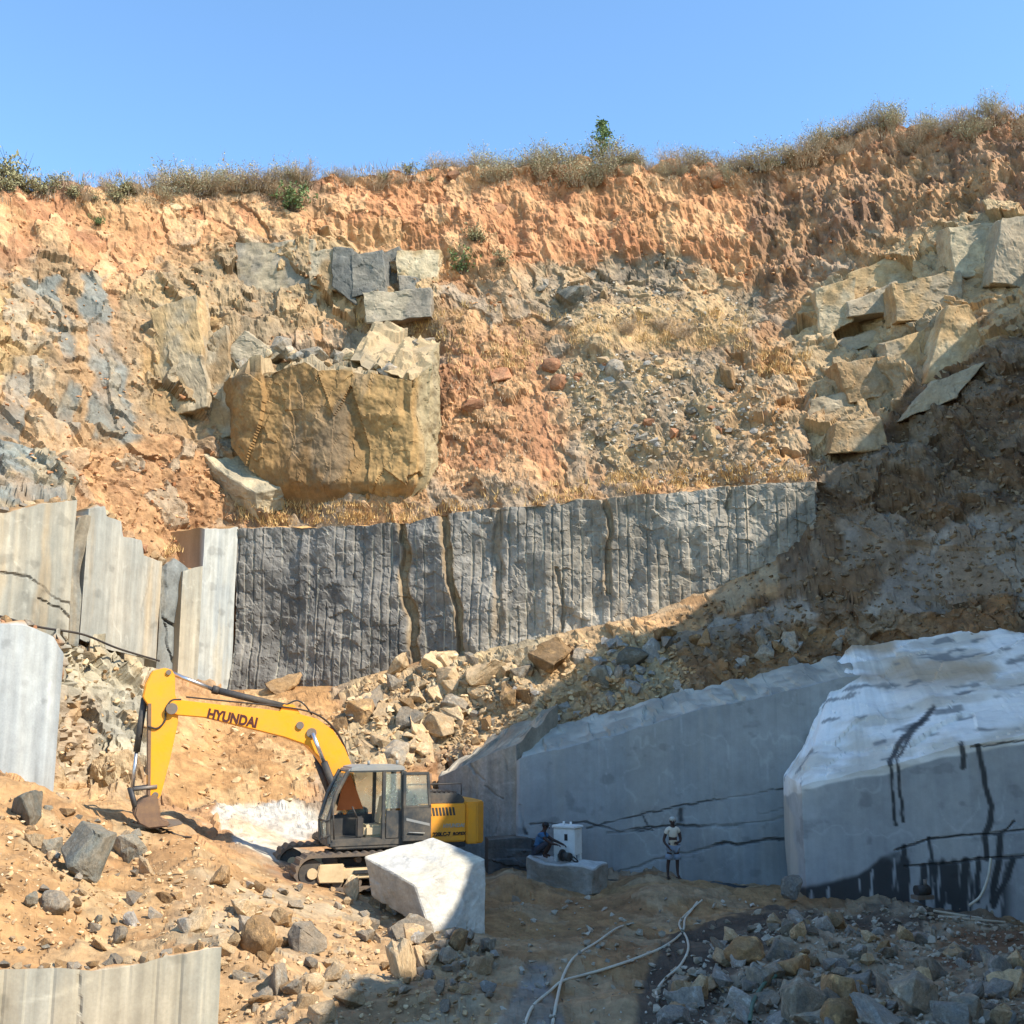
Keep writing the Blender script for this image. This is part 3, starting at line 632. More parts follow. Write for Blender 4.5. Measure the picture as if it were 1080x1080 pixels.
o = loft([(515, 886, 940, 33.9), (561, 884, 940, 34.1), (566, 886, 940, 34.5)], .05, .8, .3, disp=lambda S, p, px, py, kd: .07 * worley(np.stack([S * .6, S * 0, p[:, 2] * 3.2], 1), 131)[3] + .03 * fbm(p * 2, 3, 131),
         color=c_sawn((92, 92, 90), (78, 80, 80), (108, 100, 88), 131, .4, (104, 98, 88)), name='low_rock_step', mat=M_SPLIT)
tag(o, 'low dark layered rock step behind the slab where the blue-shirted person squats', 'rock step')

# big sawn block on the right, dusted white on top, wet stains on its face
drips = [([(938, 806), (941, 840), (945, 870)], 2.4), ([(946, 804), (949, 838), (953, 866)], 2.2), ([(1014, 784), (1016, 798), (1016, 810)], 3.6), ([(1031, 786), (1035, 805), (1040, 832), (1047, 850), (1044, 868), (1038, 884), (1040, 905)], 4.0),
         ([(985, 747), (970, 762), (952, 778), (944, 792), (938, 806)], 4.2), ([(965, 765), (955, 785), (946, 804)], 2.4), ([(980, 884), (982, 900), (986, 915)], 2.4), ([(1055, 880), (1053, 905), (1046, 950)], 5), ([(1068, 905), (1060, 930), (1048, 955)], 4.5),
         ([(1000, 915), (1002, 950)], 5), ([(1018, 908), (1016, 950)], 6), ([(975, 914), (972, 950)], 5), ([(953, 894), (952, 950)], 4), ([(1032, 905), (1030, 950)], 4), ([(988, 912), (985, 930)], 2.5)]
rcr = [([(945, 897), (980, 885), (1010, 882), (1040, 880), (1085, 875)], 1.6), ([(955, 914), (1000, 911), (1030, 906), (1085, 902)], 1.8), ([(1040, 880), (1062, 876), (1070, 866)], 1.5), ([(1025, 788), (1060, 784), (1085, 780)], 1.4)]
def wet_R(S, p, px, py, kd):
    jx = px + 1.5 * fbm(p * 2.5, 3, 141); jy = py + 1.5 * fbm(p * 2.5 + 8, 3, 142)
    wv = np.zeros(len(p))
    for pl, wd in drips: wv = np.maximum(wv, sstep(wd, wd * .55, seg_dist(jx, jy, pl)))
    for pl, wd in rcr: wv = np.maximum(wv, .9 * sstep(wd, wd * .4, seg_dist(jx, jy, pl)))
    edge = np.interp(px, [849, 880, 905, 918, 928, 945, 962, 1100], [934, 928, 921, 910, 902, 897, 893, 905])
    st = fbm(np.stack([px * .16, py * .012, px * 0], 1), 3, 143)
    low = sstep(-1, 5, jy - edge) * sstep(-.1, .12, st + .42 * sstep(985, 915, px) - .03 + .5 * sstep(10, 2, jy - edge))
    kx_ = sstep(925, 975, px + 10 * st); low *= (1 - kx_) + kx_ * sstep(906, 914, jy + 8 * st) * sstep(1075, 1055, px)
    return np.where(kd == 0, np.maximum(wv, low), np.where(px > 0, wv, 0))
def c_R(S, p, px, py, kd):
    c = c_sawn((156, 159, 160), (170, 171, 169), (180, 176, 166), 145, .4, (170, 134, 92), .35)(S, p, px, py, kd * 0)
    c = mixc(c, lin(190, 182, 168), .8 * sstep(851, 846, px) * sstep(.35, -.1, fbm(p * .8, 2, 146)))
    topc = mixc(lin(232, 232, 228), lin(204, 198, 186), sstep(-.2, .5, fbm(p * np.array([.5, 1.6, 1.6]), 5, 147)))
    topc = mixc(topc, lin(176, 150, 118), .8 * sstep(.1, .5, fbm(p * .5 + 20, 3, 148)) * sstep(760, 700, py))
    topc = mixc(topc, lin(120, 122, 122), .8 * sstep(.42, .6, fbm(p * np.array([.8, 3., 3.]), 3, 149)))
    c = np.where((kd == 0)[:, None], c, topc)
    jag = np.interp(px, [845, 872, 935, 1016, 1080, 1300], [838, 828, 815, 795, 783, 765]) + 3 * fbm(p * 1.3, 3, 150)
    c = mixc(c, topc, np.where(kd == 0, sstep(1.5, -1.5, py - jag), 0))
    return mixc(c, lin(44, 46, 48), .92 * wet_R(S, p, px, py, kd))
def d_R(S, p, px, py, kd):
    q = worley(p / np.array([1.6, .9, .9]), 151)
    return np.where(kd == 0, .04 * fbm(p * .5, 3, 152), .09 * q[3] * np.where(py < 790, 1, .5) + .12 * fbm(p * np.array([.5, 1.0, 1.0]), 4, 153)) - np.where(kd == 0, .05, .15) * np.clip(sum(sstep(wd, wd * .4, seg_dist(px, py, pl)) for pl, wd in rcr), 0, 1)
o = loft([(829, 818, 955, 33.2), (833, 822, 955, 32.2), (848, 830, 955, 31.0), (872, 822, 956, 30.9), (935, 808, 957, 30.8), (974, 801, 958, 30.7), (1016, 788, 960, 30.5), (1080, 777, 962, 30.2), (1160, 766, 968, 29.8), (1260, 752, 975, 29.4)],
         .045, 5, .5, backs=[(2.6, 2.4, 3.0), (2.5, 3.2, 3.1), (2.4, 4.4, 3.35), (1.9, 4.8, 3.4), (1.0, 5.4, 3.6), (.8, 5.7, 3.45), (.5, 5.8, 3.3), (.2, 6, 3.1), (0, 6, 3.1), (0, 6, 3.1)], topn=70,
         disp=d_R, color=c_R, wetf=wet_R, name='sawn_rock_mass', mat=M_SMOOTH)
tag(o, 'huge grey sawn rock mass with white dusty top and black wet streaks', 'rock mass')

# big brown block jutting from the cliff
def d_brown(S, p, px, py, kd):
    q = worley(p / np.array([1.3, 1.3, 4.2]), 161); q2 = worley(p / np.array([.6, .6, .9]), 162)
    rr = 1 - np.abs(fbm(np.stack([p[:, 0] * 1.6, p[:, 1] * .3, p[:, 2] * .35], 1), 3, 163))
    d = .24 * q[3] + .05 * q2[3] + .2 * fbm(p * .5, 3, 164) + .07 * fbm(p * 2.5, 3, 168) + .16 * (rr - .7) * sstep(355, 410, px)
    d = d - .7 * sstep(506, 530, py) * (px < 446)
    return np.where(kd == 0, d, .55 * q[3] + .25 * q2[3])
def c_brown(S, p, px, py, kd):
    t = sstep(-.4, .4, fbm(p * .6, 4, 165)); c = mixc(lin(124, 96, 62), lin(146, 114, 72), t)
    q = worley(p / np.array([1.3, 1.3, 4.2]), 161)
    c = mixc(c, lin(168, 136, 88), .6 * sstep(350, 410, px)); c = mixc(c, lin(150, 138, 108), sstep(437, 447, px) * .8)  # right half and side face lightened: sunlight put into the colour
    c = mixc(c, lin(120, 112, 96), .35 * sstep(.2, .6, streaks(S, p, 166, 1.0, .3)))
    c *= (1 + .2 * (q[2] - .5) + .12 * fbm(p * 4, 3, 167))[:, None]
    return np.where((kd == 0)[:, None], c, mixc(lin(170, 146, 110), lin(146, 130, 104), t))
o = loft([(238, 404, 440, 46.4), (243, 399, 468, 45.4), (262, 393, 492, 44.9), (290, 390, 512, 44.6), (304, 388, 530, 44.5), (319, 384, 533, 44.4), (334, 393, 532, 44.3), (372, 392, 531, 44.1), (404, 397, 529, 44.0), (432, 402, 528, 44.0), (442, 396, 526, 44.2), (447, 388, 524, 44.7), (456, 370, 512, 45.7), (466, 359, 495, 46.8)],
         .045, 3.2, .05, back_rise=1.1, topamp=.12, disp=d_brown, color=c_brown, name='jutting_rock_block', mat=M_SPLIT, topn=30)
tag(o, 'huge ochre brown rock block jutting from the cliff above the drilled wall', 'rock block')

# the quarry's right-hand wall outside the frame: its rim throws the big shadow
sh = [((1080, 285), 41.0), ((980, 385), 40.8), (( 878, 495), 40.2), ((800, 572), 40.4), ((738, 632), 39.4), ((650, 668), 39.6), ((565, 728), 38.2), ((505, 775), 35.6), ((448, 815), 31.5), ((455, 880), 27.0), ((478, 960), 24.4), ((430, 1040), 18.8), ((360, 1046), 18.2), ((338, 1080), 16.4)]
sh = [((1400, 60), 40.0)] + sh + [((300, 1130), 14.5), ((200, 1250), 11)]

FLOORV = P[(np.repeat(rowseg, NC) > 9.4) & (P[:, 1] > 5)]
def zfloor(x, y): return float(FLOORV[np.argmin((FLOORV[:, 0] - x) ** 2 + (FLOORV[:, 1] - y) ** 2), 2])
rim = []
for (px, py), Yd in sh[1:]:
    p0 = W(px, py, Yd); s = np.array(SUN)
    # rim line in plan: X = .5 Y + 3.5
    t = (.5 * p0[1] + 3.5 - p0[0]) / (s[0] - .5 * s[1])
    rim.append(p0 + t * s)
rim = np.array(rim); rim = rim[np.argsort(-rim[:, 1])]
rim = np.concatenate([[[31, 46, 31.0]], rim, [[rim[-1, 0] + 1, -12, rim[-1, 2]]]])
tt = np.linspace(0, len(rim) - 1, 260); rr_ = np.stack([np.interp(tt, np.arange(len(rim)), rim[:, k]) for k in range(3)], 1)
rowsS = [rr_ + np.array([26, -3, -1.0]), rr_ + np.array([8, -1, .15])]
for k in range(30):
    q = k / 29; lo = rr_.copy(); lo[:, 2] = rr_[:, 2] * (1 - q) + (-1.5) * q; lo[:, 0] -= 1.6 * q * np.clip(rr_[:, 1] / 10, .4, 1); rowsS.append(lo)
SW = np.array(rowsS).reshape(-1, 3)
dn = .7 * worley(SW / 2.2, 171)[3] + .3 * fbm(SW * .6, 4, 172)
kk = np.repeat(np.arange(len(rowsS)), 260)
SW[:, 0] += np.where(kk > 3, dn, 0); SW[:, 2] += np.where((kk > 0) & (kk <= 3), .22 * fbm(SW * .9, 4, 173), 0)
cS = mixc(lin(190, 168, 136), lin(196, 188, 172), sstep(-.3, .3, fbm(SW * .4, 4, 174)))
o = add('quarry_side_slope', np_mesh('side', SW, grid_faces(len(rowsS), 260), cS, False), M_TERRAIN)
tag(o, 'quarry wall beside the camera, mostly out of view', None, None, 'structure')

# ------------------------------------------------------------------ stones
rng = random.Random(7)
def stone_pts(r, kind):
    pts = []
    n = {'slab': 13, 'block': 15, 'round': 22}[kind]
    for _ in range(n * (3 if kind == 'round' else 1)):
        v = Vector((r.gauss(0, 1), r.gauss(0, 1), r.gauss(0, 1))).normalized()
        if kind == 'round': v *= r.uniform(.88, 1)
        else:
            m = max(abs(v.x), abs(v.y), abs(v.z)); v = v / m * r.uniform(.78, 1.0)
        pts.append(v)
    return pts
def hull_bm(pts, sc):
    bm = bmesh.new()
    for p in pts: bm.verts.new((p.x * sc[0], p.y * sc[1], p.z * sc[2]))
    g = bmesh.ops.convex_hull(bm, input=bm.verts)
    junk = [e for e in g['geom_interior'] if isinstance(e, bmesh.types.BMVert)]
    bmesh.ops.delete(bm, geom=junk, context='VERTS')
    return bm
STONES = {}
for kind, sc, n in (('slab', (1, .8, .42), 7), ('block', (1, .85, .75), 8), ('round', (1, .9, .78), 4)):
    L = []
    for i in range(n):
        bm = hull_bm(stone_pts(rng, kind), sc)
        if kind == 'round': bmesh.ops.subdivide_edges(bm, edges=bm.edges, cuts=1, smooth=.6)
        bmesh.ops.dissolve_limit(bm, angle_limit=.22, verts=bm.verts, edges=bm.edges)
        bmesh.ops.triangulate(bm, faces=bm.faces)
        L.append(bm_mesh('stone', bm))
    STONES[kind] = L
BIGS = {}
def rough_bm(bm, seed, amp, cuts):
    bmesh.ops.bevel(bm, geom=list(bm.edges), offset=.035, segments=1, affect='EDGES', clamp_overlap=True)
    bmesh.ops.triangulate(bm, faces=bm.faces)
    bmesh.ops.subdivide_edges(bm, edges=bm.edges, cuts=cuts, use_grid_fill=True)
    co = np.array([v.co[:] for v in bm.verts]); nn = np.array([v.normal[:] for v in bm.verts])
    d = amp * (worley(co * 2.1 + seed, seed)[3] * .8 + fbm(co * 2.2 + seed, 4, seed) * .6)
    for v, k in zip(bm.verts, d): v.co += v.normal * float(k)
    return bm
for kind, sc, n in (('slab', (1, .8, .42), 5), ('block', (1, .85, .75), 6), ('round', (1, .9, .8), 3)):
    L = []
    for i in range(n):
        bm = hull_bm(stone_pts(rng, kind), sc); bmesh.ops.dissolve_limit(bm, angle_limit=.25, verts=bm.verts, edges=bm.edges)
        bm.normal_update(); bm = rough_bm(bm, 200 + i * 7 + len(kind), .07 if kind != 'round' else .05, 3)
        L.append(bm_mesh('boulder', bm, kind == 'round'))
    BIGS[kind] = L
_meshcache = {}
def with_mat(me, mat):
    k = (me.name, mat.name)
    if k not in _meshcache:
        c = me.copy(); c.materials.clear(); c.materials.append(mat); _meshcache[k] = c
    return _meshcache[k]
def put_stone(px, py, wpx, hpx, mat, kind, big=False, name='stone', sink=.25, rot=None, r=rng, Y=None, flat=.5):
    """stone whose foot is at photo (px,py); size in photo pixels turned to metres at the ground it rests on"""
    g, n = ground(px, py)
    if Y is not None: g = W(px, py, Y)
    m = g[1] / F
    me = r.choice((BIGS if big else STONES)[kind])
    o = add(name, with_mat(me, mat))
    hw = wpx * m / 2; hh = hpx * m / 2
    ext = np.array([v.co[:] for v in me.vertices]); zr = np.abs(ext[:, 2]).max()
    o.scale = (hw, hw * r.uniform(.75, 1.05), hh / zr)
    if rot is None:
        up = Vector(n) * flat + Vector((0, 0, 1)) * (1 - flat)
        q = up.normalized().to_track_quat('Z', 'Y')
        o.rotation_euler = (q @ Euler((r.uniform(-.3, .3), r.uniform(-.3, .3), r.uniform(0, 6.28))).to_quaternion()).to_euler()
    else: o.rotation_euler = rot
    o.location = Vector(g) + Vector((0, .35 * hw, hh * (1 - 2 * sink)))
    return o

# boulders one can single out: foot x, foot y, width, height (px), material, kind, label
BOULDERS = [
 (84, 922, 60, 58, M_DARK, 'block', 'largest dark grey boulder on the orange dirt mound'),
 (18, 866, 44, 34, M_DARK, 'slab', 'dark grey slab boulder at the top of the orange mound under the pale slab'),
 (130, 906, 32, 30, M_DARK, 'block', 'dark grey boulder touching the largest dark boulder on its far side'),
 (56, 902, 26, 22, M_DARK, 'block', 'small dark boulder tucked against the largest dark boulder'),
 (154, 922, 22, 20, M_PALE, 'block', 'cream cube-shaped stone near the dark boulders'),
 (54, 962, 32, 24, M_GREY, 'round', 'rounded grey boulder alone on the smooth orange dirt'),
 (118, 996, 30, 18, M_GREY, 'slab', 'flat grey slab lying on orange dirt above the bottom sawn slab'),
 (140, 976, 22, 16, M_BLUE, 'slab', 'pale blue-grey slab on the mound, edge up'),
 (228, 930, 36, 20, M_TAN, 'slab', 'tan slab pair on the slope below the white dust patch'),
 (196, 985, 40, 34, M_PALE, 'slab', 'long cream slab leaning above the corner of the bottom sawn slab'),
 (234, 1008, 30, 24, M_PALE, 'block', 'cream block just past the bottom sawn slab corner'),
 (270, 1004, 38, 42, M_TAN, 'round', 'large tan rounded boulder in the foreground rubble'),
 (254, 966, 26, 20, M_PALE, 'block', 'cream boulder above the large tan rounded boulder'),
 (296, 1044, 34, 30, M_GREY, 'block', 'grey angular boulder below the large tan rounded boulder'),
 (328, 1044, 28, 18, M_PALE, 'round', 'small cream rounded stone beside the grey angular boulder'),
 (318, 1004, 52, 22, M_GREY, 'slab', 'long light grey slab lying on bare dirt mid foreground'),
 (428, 1032, 40, 44, M_PALE, 'slab', 'cream slab boulder propped below the white cut block'),
 (452, 1024, 36, 26, M_PALE, 'slab', 'cream slab next to the propped slab below the white cut block'),
 (436, 994, 52, 24, M_GREY, 'slab', 'grey slab wedged under the white cut block'),
 (408, 958, 34, 30, M_GREY, 'block', 'grey broken stone at the near corner of the white cut block'),
 (374, 948, 26, 26, M_PALE, 'slab', 'upright cream slab in front of the excavator track'),
 (788, 1014, 48, 26, M_TAN, 'round', 'smooth brown boulder on the wet dark ground'),
 (826, 1014, 26, 24, M_GREY, 'block', 'grey boulder touching the smooth brown boulder'),
 (832, 1032, 50, 26, M_TAN, 'slab', 'brown-edged slab pointing up in the bottom rubble heap'),
 (850, 1076, 44, 46, M_GREY, 'block', 'big light grey block in the bottom rubble heap'),
 (888, 1086, 38, 34, M_TAN, 'round', 'rounded brown stone at the very bottom of the rubble heap'),
 (884, 1058, 44, 32, M_TAN, 'block', 'brown-faced block in the bottom rubble heap'),
 (930, 1082, 52, 38, M_BLUE, 'slab', 'wide blue-grey slab along the bottom edge of the rubble heap'),
 (968, 1070, 48, 44, M_GREY, 'block', 'large grey block in the middle of the bottom rubble heap'),
 (1010, 1086, 46, 30, M_BLUE, 'block', 'blue-grey block at the bottom edge beyond the large grey block'),
 (1056, 1050, 44, 24, M_PALE, 'slab', 'pale tilted slab at the far end of the bottom rubble heap'),
 (992, 1030, 40, 22, M_GREY, 'slab', 'grey slab lying across the top of the bottom rubble heap'),
 (582, 706, 60, 36, M_TAN, 'block', 'large brown boulder half in shade at the foot of the drilled wall'),
 (640, 718, 40, 22, M_DARK, 'slab', 'dark blue slab in the shaded rubble beyond the large brown boulder'),
 (636, 720, 26, 20, M_BLUE, 'block', 'blue-grey stone in front of the dark blue slab'),
 (668, 700, 34, 22, M_DARK, 'block', 'dark block in the shaded rubble under the drilled wall'),
 (702, 672, 34, 18, M_TAN, 'slab', 'flat brown slab on top of the shaded rubble'),
 (690, 694, 28, 20, M_BLUE, 'block', 'blue-grey block beside the flat brown slab'),
 (512, 716, 66, 30, M_PALE, 'slab', 'large cream slab in the sunlit rubble under the drilled wall'),
 (452, 708, 34, 22, M_PALE, 'slab', 'cream slab at the head of the sunlit rubble'),
 (410, 762, 36, 26, M_PALE, 'block', 'cream block in the sunlit rubble'),
 (446, 778, 40, 20, M_PALE, 'slab', 'flat cream slab lowest in the sunlit rubble'),
 (420, 806, 44, 26, M_GREY, 'block', 'grey boulder just above the excavator cab roof'),
 (650, 395, 24, 22, M_GREY, 'round', 'grey boulder at the top of the grey scree'),
 (528, 402, 32, 20, M_ORANGE, 'block', 'brown boulder with dark hollow under it on the orange slope'),
 (582, 390, 26, 18, M_ORANGE, 'round', 'orange boulder near the head of the grey scree'),
 (592, 410, 26, 22, M_ORANGE, 'round', 'orange boulder below the head of the grey scree'),
 (500, 434, 26, 20, M_ORANGE, 'block', 'orange block low on the orange slope'),
 (772, 408, 34, 30, M_TAN, 'block', 'brown boulder beside the dark overhang at the outcrop foot'),
 (758, 192, 28, 18, M_ORANGE, 'round', 'red-brown boulder on the rim between two scrub patches'),
 (176, 218, 34, 16, M_PALE, 'slab', 'cream slab sticking out near the rim above the fractured cliff'),
 (480, 188, 18, 16, M_ORANGE, 'block', 'orange boulder just below the rim scrub'),
 (522, 222, 30, 12, M_ORANGE, 'slab', 'flat orange slab in the upper soil wall'),
 (628, 292, 34, 14, M_GREY, 'slab', 'grey slab ledge at the foot of the orange soil wall'),
 (572, 302, 30, 16, M_GREY, 'slab', 'grey slab ledge above the dry grass shelf'),
 (610, 318, 40, 26, M_DARK, 'block', 'dark grey ledge block over the dry grass shelf'),
 (420, 428, 28, 24, M_PALE, 'block', 'pale boulder lying on top of the jutting brown block'),
 (368, 398, 34, 28, M_GREY, 'block', 'grey boulder on top of the jutting brown block'),
 (300, 392, 46, 20, M_TAN, 'slab', 'tan slab on the top edge of the jutting brown block'),
 (270, 384, 34, 26, M_PALE, 'block', 'cream block on the top corner of the jutting brown block'),
 (288, 730, 50, 16, M_TAN, 'slab', 'low flat rock lying at the foot of the drilled wall near the pillar'),
]
BIG_SPOTS = []
for px, py, wp, hp, mat, kind, lab in BOULDERS:
    big = wp * hp > 330
    if 'tall' in lab or 'plate low' in lab:
        g, n = ground(px, py); m = g[1] / F
        o = add('rock_plate', with_mat(rng.choice(BIGS['block']), mat))
        o.scale = (wp * m / 2, .55, hp * m / 2); o.rotation_euler = (-.35, .28 if px < 150 else .1, rng.uniform(-.25, .05))
        g2, _ = ground(px, py - hp / 2); o.location = Vector(g2) + Vector((0, .22, 0))
    else:
        rot = None
        if 220 < py < 500 and (px > 830 or 290 < px < 460): rot = (rng.uniform(-.25, .25), rng.uniform(-.2, .2), rng.uniform(-.5, .2))
        if 'sloping down beside' in lab: rot = (.45, .55, .2)
        o = put_stone(px, py, wp * 1.1, hp * 1.1, mat, kind, big, 'boulder', rot=rot, sink=.22)
    tag(o, lab, 'boulder'); BIG_SPOTS.append((px, py - hp / 2, max(wp, hp) / 2))

# rubble: polygons, count, size range (px), materials, kinds
def pick(r, poly):
    xs = [p[0] for p in poly]; ys = [p[1] for p in poly]
    while True:
        x, y = r.uniform(min(xs), max(xs)), r.uniform(min(ys), max(ys))
        if inpoly(np.array(x), np.array(y), poly): return x, y
PG = [M_GREY] * 6 + [M_BLUE] * 8 + [M_PALE] * 3 + [M_TAN]
PILES = [
 ('rubble_stone', [(720, 1020), (790, 985), (830, 965), (900, 975), (960, 985), (1085, 1020), (1085, 1085), (700, 1085)], 150, (13, 38), PG, ['slab', 'slab', 'block'],
  'in the rubble heap along the bottom edge', 'stones of the bottom rubble heap'),
 ('rubble_stone', [(395, 715), (470, 695), (560, 695), (560, 740), (480, 790), (400, 815), (350, 825), (340, 780)], 74, (13, 44), [M_PALE, M_PALE, M_PALE, M_TAN, M_GREY], ['slab', 'block', 'slab'],
  'in the sunlit rubble below the drilled wall', 'stones of the sunlit rubble'),
 ('rubble_stone', [(560, 715), (620, 680), (720, 670), (900, 665), (880, 700), (740, 732), (620, 770), (520, 790), (480, 800)], 60, (11, 30), [M_GREY, M_TAN, M_BLUE, M_BLUE], ['slab', 'block'],
  'in the shaded rubble above the blue-grey wall', 'stones of the shaded rubble'),
 ('scree_stone', [(590, 400), (640, 375), (720, 385), (800, 420), (790, 500), (690, 480), (610, 440)], 56, (8, 19), [M_GREY, M_BLUE, M_PALE, M_ORANGE], ['block', 'slab', 'round'],
  'on the grey scree above the drilled wall', 'stones of the grey scree'),
 ('slope_stone', [(180, 935), (300, 935), (430, 960), (500, 1000), (520, 1080), (250, 1080), (200, 985)], 84, (10, 32), [M_PALE, M_TAN, M_GREY, M_PALE, M_GREY], ['block', 'slab'],
  'on the dirt below the excavator', 'stones on the dirt below the excavator'),
 ('block_rubble_stone', [(385, 952), (440, 968), (500, 992), (525, 1015), (520, 1062), (430, 1045), (385, 990)], 44, (12, 34), [M_PALE, M_GREY, M_GREY, M_BLUE, M_PALE], ['slab', 'block', 'slab'],
  'heaped under the white cut block', 'stones under the white cut block'),
 ('slope_stone', [(0, 870), (60, 840), (200, 900), (190, 970), (100, 1010), (0, 1010)], 40, (9, 24), [M_GREY, M_DARK, M_TAN, M_PALE], ['block', 'slab'],
  'on the orange mound by the sawn slabs', 'stones on the orange mound'),
]
srng = random.Random(21)
TONE = {M_GREY.name: 'grey', M_BLUE.name: 'blue-grey', M_PALE.name: 'cream', M_TAN.name: 'brown', M_DARK.name: 'dark grey', M_ORANGE.name: 'orange'}
SHAPE = {'slab': 'flat slab stone', 'block': 'blocky stone', 'round': 'rounded stone'}
for nm, poly, n, (s0, s1), mats, kinds, lab, grp in PILES:
    for i in range(n):
        x, y = pick(srng, poly); s = s0 + (s1 - s0) * srng.random() ** 1.8
        if y > 1000 and s1 > 30: s *= .75 + .5 * (y - 1000) / 80
        mt, kd_ = srng.choice(mats), srng.choice(kinds); q = (s - s0) / (s1 - s0)
        o = put_stone(x, y, s, s * srng.uniform(.5, .8), mt, kd_, s > 20, nm, sink=srng.uniform(.12, .3), r=srng, flat=.7)
        tag(o, ('small ' if q < .2 else 'large ' if q > .55 else 'middling ') + TONE[mt.name] + ' ' + SHAPE[kd_] + ' ' + lab, 'stone', grp)

# small rubble: too many to pick apart, one joined mesh per tone and place
def scatter(name, label, polys, n, size, mat, seed, kinds=('block', 'slab')):
    r = random.Random(seed); V = []; Fc = []; off = 0
    srcs = [(np.array([v.co[:] for v in me.vertices]), np.array([p.vertices[:] for p in me.polygons])) for k in kinds for me in STONES[k]]
    for poly, cnt in zip(polys, n):
        for i in range(cnt):
            x, y = pick(r, poly); g, nn = ground(x, y); s = (size[0] + (size[1] - size[0]) * r.random() ** 2.5) * g[1] / F / 2
            v, f = r.choice(srcs)
            R = np.array(Euler((r.uniform(-.6, .6), r.uniform(-.6, .6), r.uniform(0, 6.28))).to_matrix())
            V.append((v * s * np.array([1, r.uniform(.7, 1), r.uniform(.6, 1)])) @ R.T + g + np.array([0, s * .3, s * .2])); Fc.append(f + off); off += len(v)
    o = add(name, np_mesh(name, np.concatenate(V), np.concatenate(Fc)), mat)
    return tag(o, label, None, None, 'stuff')
def gravel_mat(name, c1, c2, c3):
    m, n, b = mat_base(name)
    g = N(n, 'ShaderNodeNewGeometry'); tc = N(n, 'ShaderNodeTexCoord')
    cr = N(n, 'ShaderNodeValToRGB'); e = cr.color_ramp.elements; e[0].color = (*c1, 1); e[1].color = (*c2, 1); e.new(.5).color = (*c3, 1)
    n.links.new(g.outputs['Random Per Island'], cr.inputs[0])
    k = mapr(n, noise_node(n, tc.outputs['Object'], 9, 4, .7), .75, 1.25)
    n.links.new(mulcol(n, cr.outputs[0], k), b.inputs['Base Color']); b.inputs['Roughness'].default_value = .92; b.inputs['Specular IOR Level'].default_value = .2
    return m
G_PALE = gravel_mat('pale gravel', lin(156, 132, 100), lin(204, 182, 144), lin(182, 148, 106))
G_GREY = gravel_mat('grey gravel', lin(128, 122, 110), lin(184, 176, 160), lin(156, 142, 120))
G_SHADE = gravel_mat('brown gravel', lin(104, 88, 70), lin(146, 128, 104), lin(124, 104, 80))
G_ORANGE = gravel_mat('orange gravel', lin(160, 106, 68), lin(206, 158, 112), lin(176, 136, 98))
low_r = [(690, 1040), (780, 985), (830, 960), (960, 960), (1085, 975), (1085, 1085), (690, 1085)]
scatter('small_rubble', 'small grey rubble filling the heap along the bottom edge', [low_r, [(540, 945), (1085, 955), (1085, 1085), (520, 1085)]], [1500, 500], (3, 12), G_GREY, 31)
scatter('small_rubble', 'small cream rubble around the sunlit stones', [[(395, 712), (560, 690), (700, 664), (740, 720), (560, 780), (470, 805), (340, 830), (330, 770)], [(170, 740), (380, 740), (340, 840), (190, 860)], [(60, 690), (165, 700), (150, 850), (62, 840)]], [1500, 160, 120], (3, 11), G_PALE, 32)
scatter('small_rubble', 'small stones strewn over the orange mound and dirt', [[(0, 840), (150, 865), (300, 930), (480, 960), (520, 1085), (230, 1085), (200, 990), (0, 1010)]], [1700], (2.5, 9), G_PALE, 33)
scatter('scree', 'fine grey scree spilling down above the drilled wall', [[(570, 390), (640, 368), (790, 385), (830, 440), (820, 505), (760, 515), (640, 500), (600, 450)], [(580, 290), (800, 310), (780, 345), (570, 340)], [(690, 500), (870, 480), (860, 505), (700, 515)]], [1100, 250, 150], (2.5, 8), G_GREY, 34)
scatter('small_rubble', 'small stones over the shaded slope', [[(880, 505), (1000, 410), (1085, 330), (1085, 660), (890, 700), (700, 730), (690, 665), (750, 630)]], [1700], (2.5, 11), G_SHADE, 35)
scatter('small_rubble', 'small orange stones in the upper soil slopes', [[(0, 200), (330, 190), (800, 180), (1085, 130), (1085, 240), (820, 330), (560, 300), (560, 500), (470, 520), (460, 300), (150, 470), (60, 530), (0, 440)], [(60, 490), (230, 470), (330, 530), (200, 590), (100, 540)]], [1500, 300], (2.5, 8), G_ORANGE, 36)

